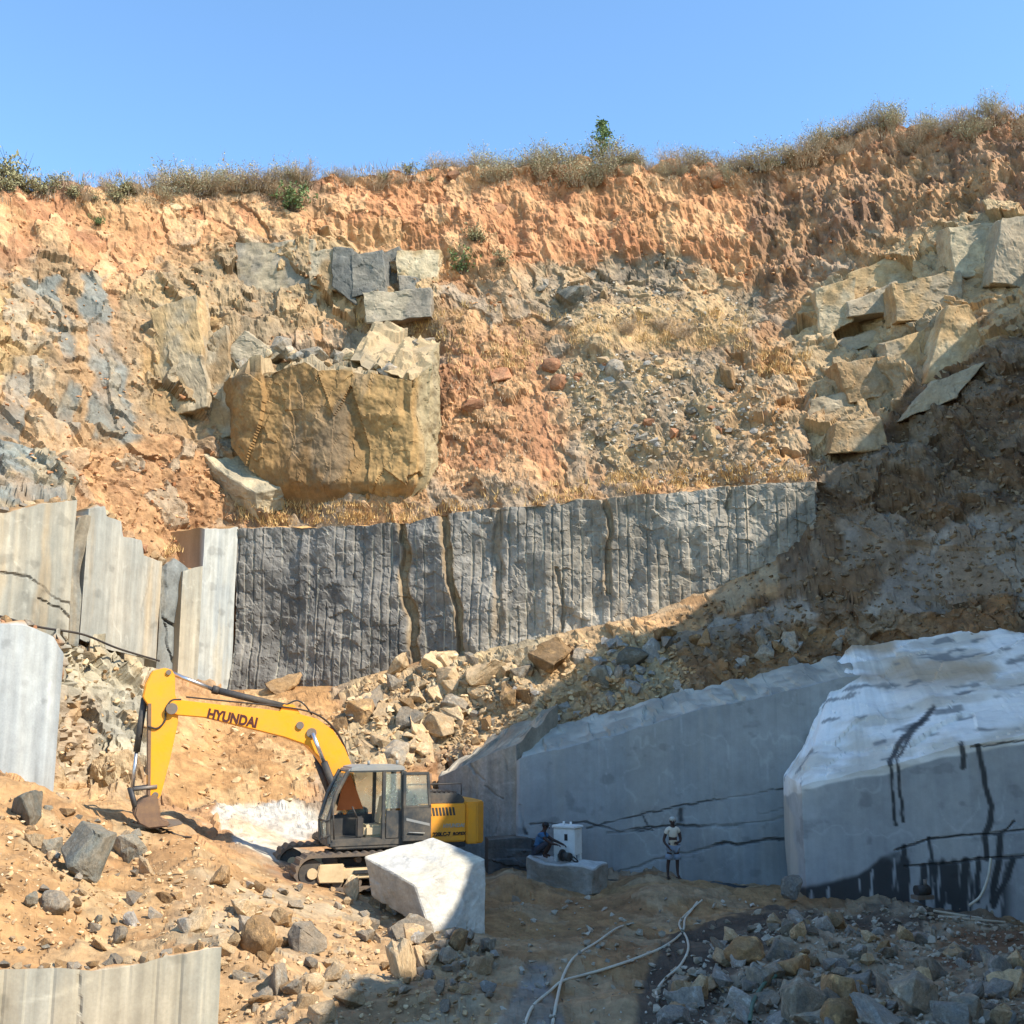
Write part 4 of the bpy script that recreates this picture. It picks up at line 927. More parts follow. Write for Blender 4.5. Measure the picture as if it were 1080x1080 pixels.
# white cut block in front of the excavator
def hexa(name, corners, cuts, amp, seed, colf, mat, rough=0.0):
    """corners: 4 top then 4 bottom (world)"""
    bm = bmesh.new(); vs_ = [bm.verts.new(c) for c in corners]
    for f in ((0, 1, 2, 3), (7, 6, 5, 4), (0, 4, 5, 1), (1, 5, 6, 2), (2, 6, 7, 3), (3, 7, 4, 0)): bm.faces.new([vs_[i] for i in f])
    bmesh.ops.recalc_face_normals(bm, faces=bm.faces)
    bmesh.ops.bevel(bm, geom=list(bm.edges), offset=.03, segments=1, affect='EDGES')
    bmesh.ops.triangulate(bm, faces=bm.faces)
    for _ in range(cuts):
        le = [e for e in bm.edges if e.calc_length() > .12]
        if le: bmesh.ops.subdivide_edges(bm, edges=le, cuts=1)
        bmesh.ops.triangulate(bm, faces=bm.faces)
    bm.normal_update()
    co = np.array([v.co[:] for v in bm.verts])
    nn = np.array([v.normal[:] for v in bm.verts])
    d = amp * (fbm(co * 1.1 + seed, 4, seed) + .7 * worley(co * 1.6, seed)[3] + .35 * worley(co * 5, seed + 1)[3])
    wv = np.stack([fbm(co * .9 + seed + k * 7, 3, seed + k) for k in range(3)], 1) * rough
    for v, k, q in zip(bm.verts, d, wv): v.co += v.normal * float(k) + Vector(q)
    me = bm_mesh(name, bm)
    c = colf(co, nn)
    a = me.attributes.new('Col', 'FLOAT_COLOR', 'POINT'); a.data.foreach_set('color', np.concatenate([c, np.ones((len(co), 1))], 1).astype(np.float32).ravel())
    return add(name, me, mat)
tl, tb, tr, tf = W(383, 903, 25.3), W(457, 883, 26.5), W(513, 905, 25.0), W(437, 934, 24.0)
bl, bb, br2, bf = W(392, 945, 25.2), W(457, 950, 26.4), W(517, 972, 24.9), W(455, 985, 23.9)
bf2 = bf; br2[2] = zat(992, 24.6) ; br2[0] = W(512, 985, 24.6)[0]; br2[1] = 24.6
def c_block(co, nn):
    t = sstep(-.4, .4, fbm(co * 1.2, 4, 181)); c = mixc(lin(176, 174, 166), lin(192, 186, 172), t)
    c = mixc(c, lin(150, 140, 120), .75 * sstep(.3, .7, -nn[:, 0]))  # left-facing sides tinted darker, shade put into the colour
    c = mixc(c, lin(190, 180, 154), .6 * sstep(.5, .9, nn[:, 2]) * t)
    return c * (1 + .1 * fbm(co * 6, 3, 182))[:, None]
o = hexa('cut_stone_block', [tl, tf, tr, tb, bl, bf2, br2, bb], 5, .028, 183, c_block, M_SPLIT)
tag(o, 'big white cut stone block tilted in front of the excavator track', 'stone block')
# slab the worker squats on
c4 = [W(556, 903, 32.3), W(628, 919, 32.0), W(640, 912, 32.8), W(566, 898, 33.4)]
b4 = [W(553, 940, 32.2), W(626, 944, 31.9), W(638, 942, 32.8), W(566, 936, 33.4)]
o = hexa('stone_slab', c4 + b4, 4, .035, 191, lambda co, nn: mixc(mixc(lin(132, 126, 114), lin(150, 146, 136), sstep(-.3, .3, fbm(co * 1.4, 3, 192))), lin(190, 192, 188), .8 * sstep(.5, .9, nn[:, 2])), M_SPLIT, .12)
tag(o, 'low broad stone slab carrying the white machine and the squatting person', 'stone slab')
o = put_stone(836, 946, 24, 26, M_BLUE, 'block', True, 'stone', sink=.15, rot=(.1, .1, .5), Y=30.2)
tag(o, 'small whitish stone lump at the foot of the sawn rock mass corner', 'stone')

# jointed blocks of the ledge and the outcrop: front quad in the photo, set into the slope
def qblock(quad, depth, cA, cB, label, seed, lean=.18, out=.35, skew=.0, name='rock_block'):
    cx = sum(q[0] for q in quad) / 4; cy = sum(q[1] for q in quad) / 4
    rq = random.Random(seed); quad = [(cx + (x - cx) * 1.14 + rq.uniform(-4, 4), cy + (y - cy) * 1.14 + rq.uniform(-4, 4)) for x, y in quad]
    Yg = ground(cx, cy)[0][1] - out
    f = [W(x, y, Yg + (.35 if i in (0, 1) else -.15) * lean * 3 + skew * (x - cx) / 40) for i, (x, y) in enumerate(quad)]   # tl tr br bl
    bk = [p + np.array([.1, depth, .25]) for p in f]
    cor = [f[0], f[1], bk[1], bk[0], f[3], f[2], bk[2], bk[3]]
    o = hexa(name, cor, 5, .055, seed, lambda co, nn: mixc(lin(*cA), lin(*cB), sstep(-.35, .35, fbm(co * .9, 4, seed))) * (1 + .14 * fbm(co * 3.5, 3, seed + 1))[:, None] * (1 + .16 * (worley(co * 1.1, seed)[2] - .5))[:, None], M_SPLIT, .09)
    return tag(o, label, 'rock block')
CRM, CRM2, OCH, OCH2, GRY, GRY2, DKG, DKG2 = (176, 158, 126), (154, 138, 112), (166, 138, 98), (146, 120, 86), (154, 140, 116), (130, 120, 104), (96, 94, 87), (116, 110, 98)
QB = [
 ([(1000, 238), (1053, 240), (1046, 286), (1010, 290)], CRM, CRM2, 'pale angular block at the top of the outcrop', .5),
 ([(903, 290), (986, 252), (968, 294), (906, 312)], CRM, OCH, 'pale sloping slab beside the outcrop top block', .3),
 ([(860, 308), (902, 296), (899, 338), (868, 352)], CRM, OCH, 'cream block at the shaded end of the outcrop', .6),
 ([(944, 298), (1012, 290), (1018, 336), (950, 334)], CRM2, OCH, 'cream jointed block below the outcrop top block', .6),
 ([(900, 320), (943, 302), (946, 328), (900, 336)], GRY, CRM2, 'grey-cream block in the middle of the outcrop', .5),
 ([(1003, 324), (1018, 328), (1042, 382), (982, 396)], OCH, CRM, 'ochre wedge-shaped rock low in the outcrop near the shadow', .5),
 ([(932, 362), (978, 352), (982, 404), (940, 412)], OCH, CRM2, 'ochre slab rock beside the wedge-shaped rock', .4),
 ([(888, 382), (934, 376), (937, 412), (894, 418)], OCH2, GRY, 'brownish block below the middle of the outcrop', .4),
 ([(886, 452), (926, 443), (932, 472), (880, 480)], OCH2, CRM2, 'tan block at the outcrop foot touching the shadow', .5),
 ([(858, 364), (952, 338), (956, 354), (862, 380)], CRM2, GRY, 'long flat slab across the lower outcrop', .4),
 ([(1056, 236), (1096, 226), (1096, 300), (1048, 294)], GRY, CRM2, 'pale block at the edge of the outcrop by the shadow', .7),
 ([(985, 402), (1036, 385), (1010, 420), (960, 440)], GRY, CRM2, 'grey slab under the wedge-shaped rock', .2),
 ([(855, 420), (900, 412), (896, 440), (850, 446)], GRY, CRM2, 'grey slab leaning in the lower outcrop', .4),
 ([(326, 268), (351, 264), (353, 302), (329, 302)], GRY, OCH2, 'grey jointed block at the ledge corner above the brown block', .5),
 ([(352, 266), (373, 265), (375, 314), (354, 304)], DKG, DKG2, 'dark jointed block in the ledge above the brown block', .5),
 ([(374, 268), (399, 265), (401, 308), (377, 311)], DKG2, DKG, 'dark cracked block in the middle of the ledge', .6),
 ([(400, 268), (421, 265), (423, 298), (403, 302)], DKG, GRY2, 'dark jointed block next to the ochre capped one', .55),
 ([(421, 265), (459, 268), (459, 293), (423, 293)], OCH, CRM, 'ochre capped block at the end of the ledge', .6),
 ([(421, 294), (441, 294), (443, 310), (425, 312)], GRY2, DKG2, 'small grey block under the ochre capped one', .6),
 ([(388, 312), (450, 306), (450, 332), (394, 338)], GRY, GRY2, 'pale grey slab below the dark ledge blocks', .7),
 ([(250, 263), (325, 262), (326, 315), (256, 320)], CRM2, GRY2, 'tan-grey rock face at the start of the ledge', .4),
 ([(162, 330), (205, 322), (212, 420), (166, 438)], OCH, CRM2, 'tall ochre rock rib beside the jutting brown block', .0),
 ([(204, 372), (234, 352), (240, 450), (214, 462)], GRY, OCH2, 'grey-ochre rock rib touching the jutting brown block', .35),
 ([(240, 368), (262, 352), (292, 372), (262, 392)], CRM2, GRY, 'tilted pale plate above the corner of the brown block', .5),
]
for i, (quad, cA, cB, lab, out) in enumerate(QB): qblock(quad, 1.6, cA, cB, lab, 500 + i * 3, out=out + (.1 if quad[0][0] > 800 else 0), skew=-.25 if quad[0][0] > 800 else 0)
c4 = [W(194, 464, 45.8), W(268, 522, 44.3), W(304, 514, 45.0), W(236, 466, 46.6)]; b4 = [c + np.array([0, .5, -.9]) for c in c4]
o = hexa('rock_slab', c4 + b4, 5, .07, 590, lambda co, nn: mixc(lin(176, 158, 126), lin(150, 138, 114), sstep(-.3, .3, fbm(co * 1.2, 4, 591))), M_SPLIT, .12)
tag(o, 'long pale slab sloping down beside the jutting brown block', 'rock slab')

# stones spilling over the tops of the sawn slabs
def edge_stones(x0, x1, ytop, Y0, Y1, n, seed, lab, mats, sz=(7, 17), dy=0, big=False):
    r = random.Random(seed)
    for i in range(n):
        x = x0 + (x1 - x0) * (i + r.random()) / n; t = (x - x0) / (x1 - x0); y = float(np.interp(x, *ytop)); s_ = r.uniform(*sz); dd_ = r.uniform(0, dy); mt = r.choice(mats); kd_ = r.choice(['block', 'slab'])
        o = put_stone(x, y + r.uniform(-1, 3) - dd_, s_, s_ * r.uniform(.5, .8), mt, kd_, big, 'edge_stone', .2, r=r, Y=Y0 + (Y1 - Y0) * t + .25 + dd_ * .07)
        q = (s_ - sz[0]) / (sz[1] - sz[0])
        tag(o, ('small ' if q < .33 else 'large ' if q > .7 else 'middling ') + TONE[mt.name] + ' ' + SHAPE[kd_] + ' ' + lab, 'stone', 'stones on the tops of the sawn slabs')
edge_stones(0, 78, ([0, 30, 76], [541, 534, 528]), 31.6, 33.9, 13, 61, 'on top of the streaked cream slab', [M_TAN, M_GREY, M_PALE])
edge_stones(92, 170, ([89, 105, 130, 152, 168], [534, 537, 570, 584, 594]), 36.0, 39.2, 15, 62, 'along the slanting slab top', [M_TAN, M_ORANGE, M_PALE])
edge_stones(0, 62, ([0, 30, 50, 61], [657, 662, 672, 690]), 27.6, 28.9, 9, 63, 'on top of the lowest blue-grey slab', [M_TAN, M_ORANGE, M_GREY])
edge_stones(0, 225, ([0, 80, 150, 212, 231], [1021, 1023, 1014, 1001, 1000]), 15.2, 16.4, 26, 64, 'along the top of the bottom sawn slab', [M_TAN, M_PALE, M_GREY])
edge_stones(248, 452, ([240, 320, 440, 455], [402, 392, 402, 380]), 45.0, 44.6, 30, 65, 'on top of the jutting brown block', [M_GREY, M_TAN, M_PALE, M_GREY], (14, 34), 26, True)
# ------------------------------------------------------------------ machine helpers
def prism_bm(prof, y0, y1, bev=0.0, bm=None):
    bm = bm or bmesh.new()
    a = [bm.verts.new((x, y0, z)) for x, z in prof]; b = [bm.verts.new((x, y1, z)) for x, z in prof]
    n = len(prof); fs_ = [bm.faces.new(a), bm.faces.new(list(reversed(b)))]
    for i in range(n): fs_.append(bm.faces.new((a[i], b[i], b[(i + 1) % n], a[(i + 1) % n])))
    bmesh.ops.recalc_face_normals(bm, faces=bm.faces)
    if bev:
        ed = [e for e in bm.edges if e.is_valid and len(e.link_faces) == 2 and e.calc_face_angle(0) > .5]
        bmesh.ops.bevel(bm, geom=ed, offset=bev, segments=2, affect='EDGES', clamp_overlap=True)
    return bm
def prism(name, prof, y0, y1, mat, par, bev=.015): return add(name, bm_mesh(name, prism_bm(prof, y0, y1, bev)), mat, par)
def box(name, x0, x1, y0, y1, z0, z1, mat, par, bev=.015): return prism(name, [(x0, z0), (x1, z0), (x1, z1), (x0, z1)], y0, y1, mat, par, bev)
def tube_bm(p0, p1, r0, r1=None, n=12, bm=None):
    bm = bm or bmesh.new(); p0, p1 = Vector(p0), Vector(p1); d = p1 - p0
    q = d.to_track_quat('Z', 'Y').to_matrix().to_4x4(); q.translation = (p0 + p1) / 2
    bmesh.ops.create_cone(bm, cap_ends=True, segments=n, radius1=r0, radius2=r0 if r1 is None else r1, depth=d.length, matrix=q)
    return bm
def tube(name, p0, p1, r, mat, par, n=12, r1=None):
    me = bm_mesh(name, tube_bm(p0, p1, r, r1, n)); me.polygons.foreach_set('use_smooth', [len(p.vertices) == 4 for p in me.polygons])
    return add(name, me, mat, par)
def catmull(pts, n=8):
    P_ = [np.array(p, float) for p in pts]; P_ = [2 * P_[0] - P_[1]] + P_ + [2 * P_[-1] - P_[-2]]
    out = []
    for i in range(1, len(P_) - 2):
        for k in range(n):
            t = k / n; a, b, c, d = P_[i - 1:i + 3]
            out.append(.5 * (2 * b + (c - a) * t + (2 * a - 5 * b + 4 * c - d) * t * t + (3 * b - a - 3 * c + d) * t ** 3))
    return out + [P_[-2]]
def hose_mesh(name, pts, r, n=7):
    path = [Vector(p) for p in pts]; V = []; Fc = []
    for i, p in enumerate(path):
        d = (path[min(i + 1, len(path) - 1)] - path[max(i - 1, 0)]).normalized()
        u = d.cross(Vector((0, 0, 1))); u = u.normalized() if u.length > 1e-3 else Vector((1, 0, 0)); v = d.cross(u)
        for k in range(n):
            a = 2 * math.pi * k / n; V.append(p + (u * math.cos(a) + v * math.sin(a)) * r)
    for i in range(len(path) - 1):
        for k in range(n):
            a = i * n + k; b = i * n + (k + 1) % n; Fc.append((a, b, b + n, a + n))
    return np_mesh(name, np.array([v[:] for v in V]), np.array(Fc), None, True)
def text_mesh(txt, size, shear=0.0):
    cu = bpy.data.curves.new('t', 'FONT'); cu.body = txt; cu.size = size; cu.extrude = .004; cu.offset = size * .045; cu.shear = shear; cu.align_x = 'CENTER'; cu.align_y = 'CENTER'
    ob = bpy.data.objects.new('t', cu); COL.objects.link(ob)
    dg = bpy.context.evaluated_depsgraph_get(); me = bpy.data.meshes.new_from_object(ob.evaluated_get(dg))
    bpy.data.objects.remove(ob); bpy.data.curves.remove(cu); return me

# ------------------------------------------------------------------ excavator
Y_PAINT = paint_mat('yellow paint', lin(240, 156, 8), lin(190, 140, 72), .6, .5)
Y_PAINT_SHADE = paint_mat('shaded yellow paint', lin(226, 150, 30), lin(176, 130, 70), .7, .55)  # same yellow as the boom, with shade put into the colour
D_PAINT = paint_mat('dark grey paint', lin(56, 60, 62), lin(128, 112, 88), .7, .42)
D_TRIM = paint_mat('black trim', lin(42, 44, 46), lin(110, 96, 76), .55, .55)
ROOF_P = paint_mat('grey roof paint', lin(132, 134, 132), lin(170, 156, 130), .6, .5)
STEEL = paint_mat('worn steel', lin(120, 112, 102), lin(120, 92, 66), .7, .5, .3)
CHROME = paint_mat('cylinder rod', lin(190, 192, 196), lin(150, 140, 124), .3, .25, .9)
RUST = paint_mat('rusty bucket', lin(108, 84, 66), lin(150, 118, 84), .8, .75, 0, 5)
TRACKM = paint_mat('dusty track steel', lin(92, 84, 76), lin(150, 124, 90), .7, .7, .1)
CREAMF = paint_mat('dust covered track frame', lin(206, 182, 140), lin(170, 142, 104), .7, .85)
SEATM = paint_mat('tan seat', lin(196, 176, 140), lin(150, 128, 98), .5, .8)
REDM = paint_mat('orange lever cover', lin(190, 98, 40), lin(150, 90, 50), .4, .6)
INKM = paint_mat('dark brown lettering', lin(70, 26, 16), lin(90, 50, 20), .2, .6)
INKD = paint_mat('black lettering', lin(40, 34, 28), lin(80, 60, 40), .2, .6)
INKS = paint_mat('grey lettering', lin(160, 150, 130), lin(140, 120, 90), .2, .6)
RUBBER = paint_mat('black rubber', lin(38, 36, 36), lin(96, 84, 68), .5, .75)
m, n, b = mat_base('cab glass'); GLASS = m
b.inputs['Base Color'].default_value = (.75, .85, .8, 1); b.inputs['Roughness'].default_value = .05; b.inputs['Transmission Weight'].default_value = .9; b.inputs['IOR'].default_value = 1.1
nz_ = noise_node(n, N(n, 'ShaderNodeTexCoord').outputs['Object'], 6, 5, .7); n.links.new(mapr(n, nz_, .08, .5), b.inputs['Roughness'])

EXY = math.radians(202)
XC = Vector((-3.45, 28.0, 1.12))
ex = thing('excavator', 'yellow and grey tracked excavator with HYUNDAI on its raised boom', 'excavator', XC, (0, 0, EXY))
FW = np.array([math.cos(EXY), math.sin(EXY), 0]); LF = np.array([-FW[1], FW[0], 0])
def loc(px, py, y0):
    """photo point on the machine's lengthwise plane y=y0 -> local (x,z)"""
    d = W(px, py, 1.0) - CAM; o_ = CAM - np.array(XC)
    t = (y0 - o_ @ LF) / (d @ LF); p = o_ + d * t
    return float(p @ FW), float(p[2])
# tracks
def stadium(L, H, n=14, r=0):
    R_ = H / 2 + r; pts = []
    for k in range(n + 1):
        a = -math.pi / 2 + math.pi * k / n; pts.append((L / 2 - H / 2 + R_ * math.cos(a), H / 2 + R_ * math.sin(a)))
    for k in range(n + 1):
        a = math.pi / 2 + math.pi * k / n; pts.append((-L / 2 + H / 2 + R_ * math.cos(a), H / 2 + R_ * math.sin(a)))
    return pts
def resample(pts, step):
    P_ = np.array(pts + pts[:1]); s = np.concatenate([[0], np.cumsum(np.linalg.norm(np.diff(P_, axis=0), axis=1))]); n = int(s[-1] / step) // 4 * 4
    q = np.linspace(0, s[-1], n, endpoint=False); return np.stack([np.interp(q, s, P_[:, 0]), np.interp(q, s, P_[:, 1])], 1)
TL, TH = 4.25, .86
for sy in (1, -1):
    yc = sy * 1.14
    tr = add('track', None, None, ex); tr.location = (0, yc, 0)
    q = resample(stadium(TL, TH), .048); cen = np.array([[np.clip(x, -TL / 2 + TH / 2, TL / 2 - TH / 2), TH / 2] for x, z in q])
    out = q - cen; out /= np.linalg.norm(out, axis=1, keepdims=True)
    bump = np.array([(.0, .035, .035, -.012)[i % 4] for i in range(len(q))])
    ro = q + out * (bump[:, None] - .03); ri = q - out * .085
    bm = bmesh.new(); n_ = len(q); V4 = []
    for (x, z), (xi, zi) in zip(ro, ri):
        V4.append([bm.verts.new((x, -.3, z)), bm.verts.new((x, .3, z)), bm.verts.new((xi, .3, zi)), bm.verts.new((xi, -.3, zi))])
    for i in range(n_):
        A, B = V4[i], V4[(i + 1) % n_]
        for k in range(4): bm.faces.new((A[k], A[(k + 1) % 4], B[(k + 1) % 4], B[k]))
    bmesh.ops.recalc_face_normals(bm, faces=bm.faces)
    add('track_belt', bm_mesh('track_belt', bm), TRACKM, tr)
    fr = prism('track_frame', [(-1.5, .26), (1.35, .26), (1.35, .58), (1.0, .6), (.95, .5), (-1.5, .5)], -.22, .22, CREAMF, tr, .03)
    if sy > 0:
        prism('guard_plate', [(.98, .2), (1.55, .22), (1.6, .4), (1.55, .62), (.98, .62)], .18, .27, CREAMF, tr, .02)
        box('step', .3, .75, .2, .27, .38, .46, D_TRIM, tr, .01)
        box('step', -.6, -.15, .2, .27, .38, .46, D_TRIM, tr, .01)
    tube('idler', (1.70, -.2, TH / 2), (1.70, .2, TH / 2), .30, D_TRIM, tr, 20)
    tube('idler_hub', (1.70, -.24, TH / 2), (1.70, .25, TH / 2), .12, CREAMF, tr, 14)
    tube('sprocket', (-1.70, -.16, TH / 2), (-1.70, .16, TH / 2), .33, D_TRIM, tr, 20)
    for k in range(6): tube('roller', (-1.2 + k * .46, -.17, .18), (-1.2 + k * .46, .17, .18), .11, TRACKM, tr, 12)
    for k in range(2): tube('carrier_roller', (-.7 + k * 1.3, -.12, .68), (-.7 + k * 1.3, .12, .68), .07, TRACKM, tr, 10)
box('undercarriage', -1.0, 1.0, -.9, .9, .35, .72, D_TRIM, ex, .06)
tube('slew_ring', (0, 0, .70), (0, 0, .92), .62, D_TRIM, ex, 28)
# upper deck
prism('deck', [(1.15, .9), (1.2, 1.0), (1.1, 1.1), (-1.9, 1.1), (-1.9, .9)], -1.26, 1.2, D_PAINT, ex, .03)
# engine side panels with vents
def side_panel(y0, y1):
    p = box('side_panel', -2.02, -.86, y0, y1, .98, 1.86, Y_PAINT_SHADE, ex, .03); return p
pn = side_panel(.9, 1.26); side_panel(-1.26, -.9)
for k in range(8):
    xk = -1.12 - k * .085
    prism('vent_slot', [(xk - .03, 1.60), (xk + .02, 1.60), (xk + .055, 1.79), (xk + .005, 1.79)], 1.255, 1.266, D_TRIM, pn, 0)
box('panel_seam', -1.045, -1.03, 1.257, 1.2635, .99, 1.85, D_TRIM, pn, 0)
box('sill', -2.02, -.4, .95, 1.24, .86, .975, D_TRIM, ex, .02)
tx = add('lettering', text_mesh('220LC-7', .125, .0), INKD, pn); tx.location = (-1.40, 1.268, 1.17); tx.rotation_euler = (math.radians(90), 0, math.radians(180))
tx = add('lettering', text_mesh('ROBEX', .10, .2), INKD, pn); tx.location = (-1.84, 1.268, 1.17); tx.rotation_euler = (math.radians(90), 0, math.radians(180))
tx = add('lettering', text_mesh('HYUNDAI', .12, .15), INKS, pn); tx.location = (-1.7, 1.268, 1.36); tx.rotation_euler = (math.radians(90), 0, math.radians(180))
# counterweight with rounded tail
tail = [(-2.03, -1.28), (-2.03, 1.28), (-2.3, 1.27), (-2.52, 1.12), (-2.62, .8), (-2.66, 0), (-2.62, -.8), (-2.52, -1.12), (-2.3, -1.27)]
bm = bmesh.new(); lo_ = [bm.verts.new((x, y, .92)) for x, y in tail]; hi_ = [bm.verts.new((x, y, 1.9)) for x, y in tail]
bm.faces.new(lo_); bm.faces.new(list(reversed(hi_)))
for i in range(len(tail)): bm.faces.new((lo_[i], hi_[i], hi_[(i + 1) % len(tail)], lo_[(i + 1) % len(tail)]))
bmesh.ops.recalc_face_normals(bm, faces=bm.faces); bmesh.ops.bevel(bm, geom=list(bm.edges), offset=.03, segments=2, affect='EDGES', clamp_overlap=True)
add('counterweight', bm_mesh('counterweight', bm), Y_PAINT_SHADE, ex)
hd = prism('engine_hood', [(-.72, 1.84), (-2.1, 1.84), (-2.05, 2.0), (-1.9, 2.1), (-.8, 2.1), (-.72, 2.04)], -1.05, 1.0, D_PAINT, ex, .03)
for k in range(6): box('hood_rib', -1.9 + k * .12, -1.84 + k * .12, .2, .9, 2.09, 2.125, D_TRIM, hd, .005)
tube('exhaust_pipe', (-1.65, -.5, 2.1), (-1.65, -.5, 2.5), .06, RUST, ex, 12)
for xk in (-.62, -2.0): tube('handrail_post', (xk, .95, 2.05), (xk, .95, 2.32), .016, D_TRIM, hd, 6)
tube('handrail', (-.62, .95, 2.32), (-2.0, .95, 2.32), .016, D_TRIM, hd, 6)
# cab: posts, roof, floor, panes, open door
cb = add('cab', None, None, ex)
cy0, cy1 = .28, 1.22
frontp = [(1.30, 1.05), (1.33, 1.55), (1.16, 2.15), (.88, 2.68)]
box('cab_floor', -.52, 1.30, cy0, cy1, .96, 1.14, D_PAINT, cb, .03)
prism('roof', [(-.52, 2.64), (.9, 2.64), (.84, 2.76), (.6, 2.80), (-.4, 2.79), (-.52, 2.74)], cy0, cy1, ROOF_P, cb, .04)
for y in (cy0 + .04, cy1 - .04):
    bm = bmesh.new()
    for (xa, za), (xb, zb) in zip(frontp[:-1], frontp[1:]): tube_bm((xa, y, za), (xb, y, zb), .052, None, 8, bm)
    add('front_post', bm_mesh('front_post', bm), D_PAINT, cb)
    box('rear_post', -.52, -.40, y - .05, y + .05, 1.1, 2.66, D_PAINT, cb, .01)
    box('middle_post', -.02, .06, y - .04, y + .04, 1.1, 2.66, D_PAINT, cb, .01)
def pane(name, pts, mat, par, th=.012):
    bm = bmesh.new(); P_ = [Vector(p) for p in pts]; nn = (P_[1] - P_[0]).cross(P_[2] - P_[0]).normalized() * th
    a = [bm.verts.new(p) for p in P_]; b_ = [bm.verts.new(p + nn) for p in P_]
    bm.faces.new(a); bm.faces.new(list(reversed(b_)))
    for i in range(len(P_)): bm.faces.new((a[i], b_[i], b_[(i + 1) % len(P_)], a[(i + 1) % len(P_)]))
    bmesh.ops.recalc_face_normals(bm, faces=bm.faces); return add(name, bm_mesh(name, bm), mat, par)
a_, b_ = cy0 + .08, cy1 - .08
pane('windscreen', [(1.33, a_, 1.56), (1.33, b_, 1.56), (.90, b_, 2.62), (.90, a_, 2.62)], GLASS, cb)
pane('lower_windscreen', [(1.29, a_, 1.16), (1.29, b_, 1.16), (1.32, b_, 1.5), (1.32, a_, 1.5)], GLASS, cb)
tube('windscreen_bar', (1.33, cy0, 1.53), (1.33, cy1, 1.53), .025, D_TRIM, cb, 8)
pane('far_window', [(-.4, cy0, 1.65), (1.15, cy0, 1.65), (.86, cy0, 2.6), (-.4, cy0, 2.6)], GLASS, cb)
box('far_side_panel', -.4, 1.2, cy0 - .01, cy0 + .03, 1.14, 1.62, D_TRIM, cb, .005)
box('near_lower_panel', -.40, -.04, cy1 - .06, cy1 - .01, 1.12, 1.75, D_PAINT, cb, .01)
pane('near_rear_window', [(-.4, cy1 - .03, 1.8), (-.03, cy1 - .03, 1.8), (-.03, cy1 - .03, 2.6), (-.4, cy1 - .03, 2.6)], GLASS, cb)
box('seat_base', -.1, .42, .5, 1.0, 1.14, 1.42, SEATM, cb, .06); prism('seat_back', [(-.1, 1.4), (.06, 1.4), (-.05, 2.1), (-.2, 2.1)], .52, .98, SEATM, cb, .05)
box('control_console', .45, .62, .92, 1.04, 1.14, 1.62, D_TRIM, cb, .03); tube('control_lever', (.6, .98, 1.6), (.72, .98, 1.85), .018, D_TRIM, cb, 8)
prism('orange_curtain', [(.3, 1.75), (.95, 1.72), (.8, 2.4), (.62, 2.55)], .36, .39, REDM, cb, .004)
tube('grab_rail', (1.2, cy1 + .05, 1.15), (1.25, cy1 + .05, 2.0), .018, D_TRIM, cb, 8)
bm = bmesh.new()
for c0, c1 in (((1.3, cy1 + .02, 1.25), (1.48, cy1 + .1, 1.2)), ((1.48, cy1 + .1, 1.2), (1.5, cy1 + .1, 1.55)), ((1.5, cy1 + .1, 1.55), (1.3, cy1 + .02, 1.6))): tube_bm(c0, c1, .016, None, 6, bm)
add('mirror_bracket', bm_mesh('mirror_bracket', bm), D_TRIM, cb)
for xk in (-.35, .35): tube('roof_lamp', (xk, 1.0, 2.80), (xk, 1.0, 2.90), .035, ROOF_P, cb, 8)
# door swung right back along the side
dr = add('door', None, None, cb)
dy0, dy1 = 1.275, 1.325
box('door_skin', -1.12, -.42, dy0, dy1, 1.04, 1.82, D_PAINT, dr, .02)
for zz, h_ in ((1.80, .06), (2.56, .07)): box('door_bar', -1.06 if zz > 2 else -1.12, -.42, dy0, dy1, zz, zz + h_, D_PAINT, dr, .01)
prism('door_bar', [(-1.12, 1.8), (-1.05, 1.8), (-.99, 2.6), (-1.06, 2.6)], dy0, dy1, D_PAINT, dr, .01)
box('door_bar', -.49, -.42, dy0, dy1, 1.82, 2.6, D_PAINT, dr, .01)
prism('door_window', [(-1.06, 1.86), (-.49, 1.86), (-.49, 2.56), (-1.0, 2.56)], 1.29, 1.305, GLASS, dr, 0)
prism('door_stripe', [(-.5, 1.52), (-.5, 1.58), (-1.08, 1.44), (-1.08, 1.38)], dy1 - .005, dy1 + .006, ROOF_P, dr, 0)
tube('door_handle', (-.55, dy1 + .03, 1.25), (-.95, dy1 + .03, 1.22), .014, ROOF_P, dr, 6)
# boom (drawn in its own lengthwise plane)
BY = -.12; bw = .26
def LP(pts, y0=BY): return [loc(x, y, y0) for x, y in pts]
boom_px = [(176, 746), (180, 739), (190, 738.5), (228, 743), (274, 747.5), (312, 752.5), (332, 758), (349, 770), (361, 788), (369, 808), (374, 835), (377, 858), (366, 862), (358, 845), (346, 815), (334, 798), (322, 786), (298, 777.5), (264, 769), (216, 757), (186, 754.5), (178, 752)]
boom = prism('boom', LP(boom_px), BY - bw, BY + bw, Y_PAINT, ex, .02)
fx, fz = LP([(178, 748)])[0]
tx = add('lettering', text_mesh('HYUNDAI', .235, 0), INKM, boom)
(x0, z0), (x1, z1) = loc(219, 753, BY + bw), loc(271, 763, BY + bw)
ang = math.atan2(z1 - z0, x1 - x0)
tx.location = ((x0 + x1) / 2, BY + bw + .004, (z0 + z1) / 2); wdt = max(v.co.x for v in tx.data.vertices) - min(v.co.x for v in tx.data.vertices)
kx = math.hypot(x1 - x0, z1 - z0) / wdt; tx.scale = (kx, kx * 1.2, 1)
tx.rotation_euler = (Matrix.Rotation(math.radians(180), 4, 'Z') @ Matrix.Rotation(math.radians(90), 4, 'X') @ Matrix.Rotation(-(ang - math.pi) if abs(ang) > 1.6 else -ang, 4, 'Z')).to_euler()
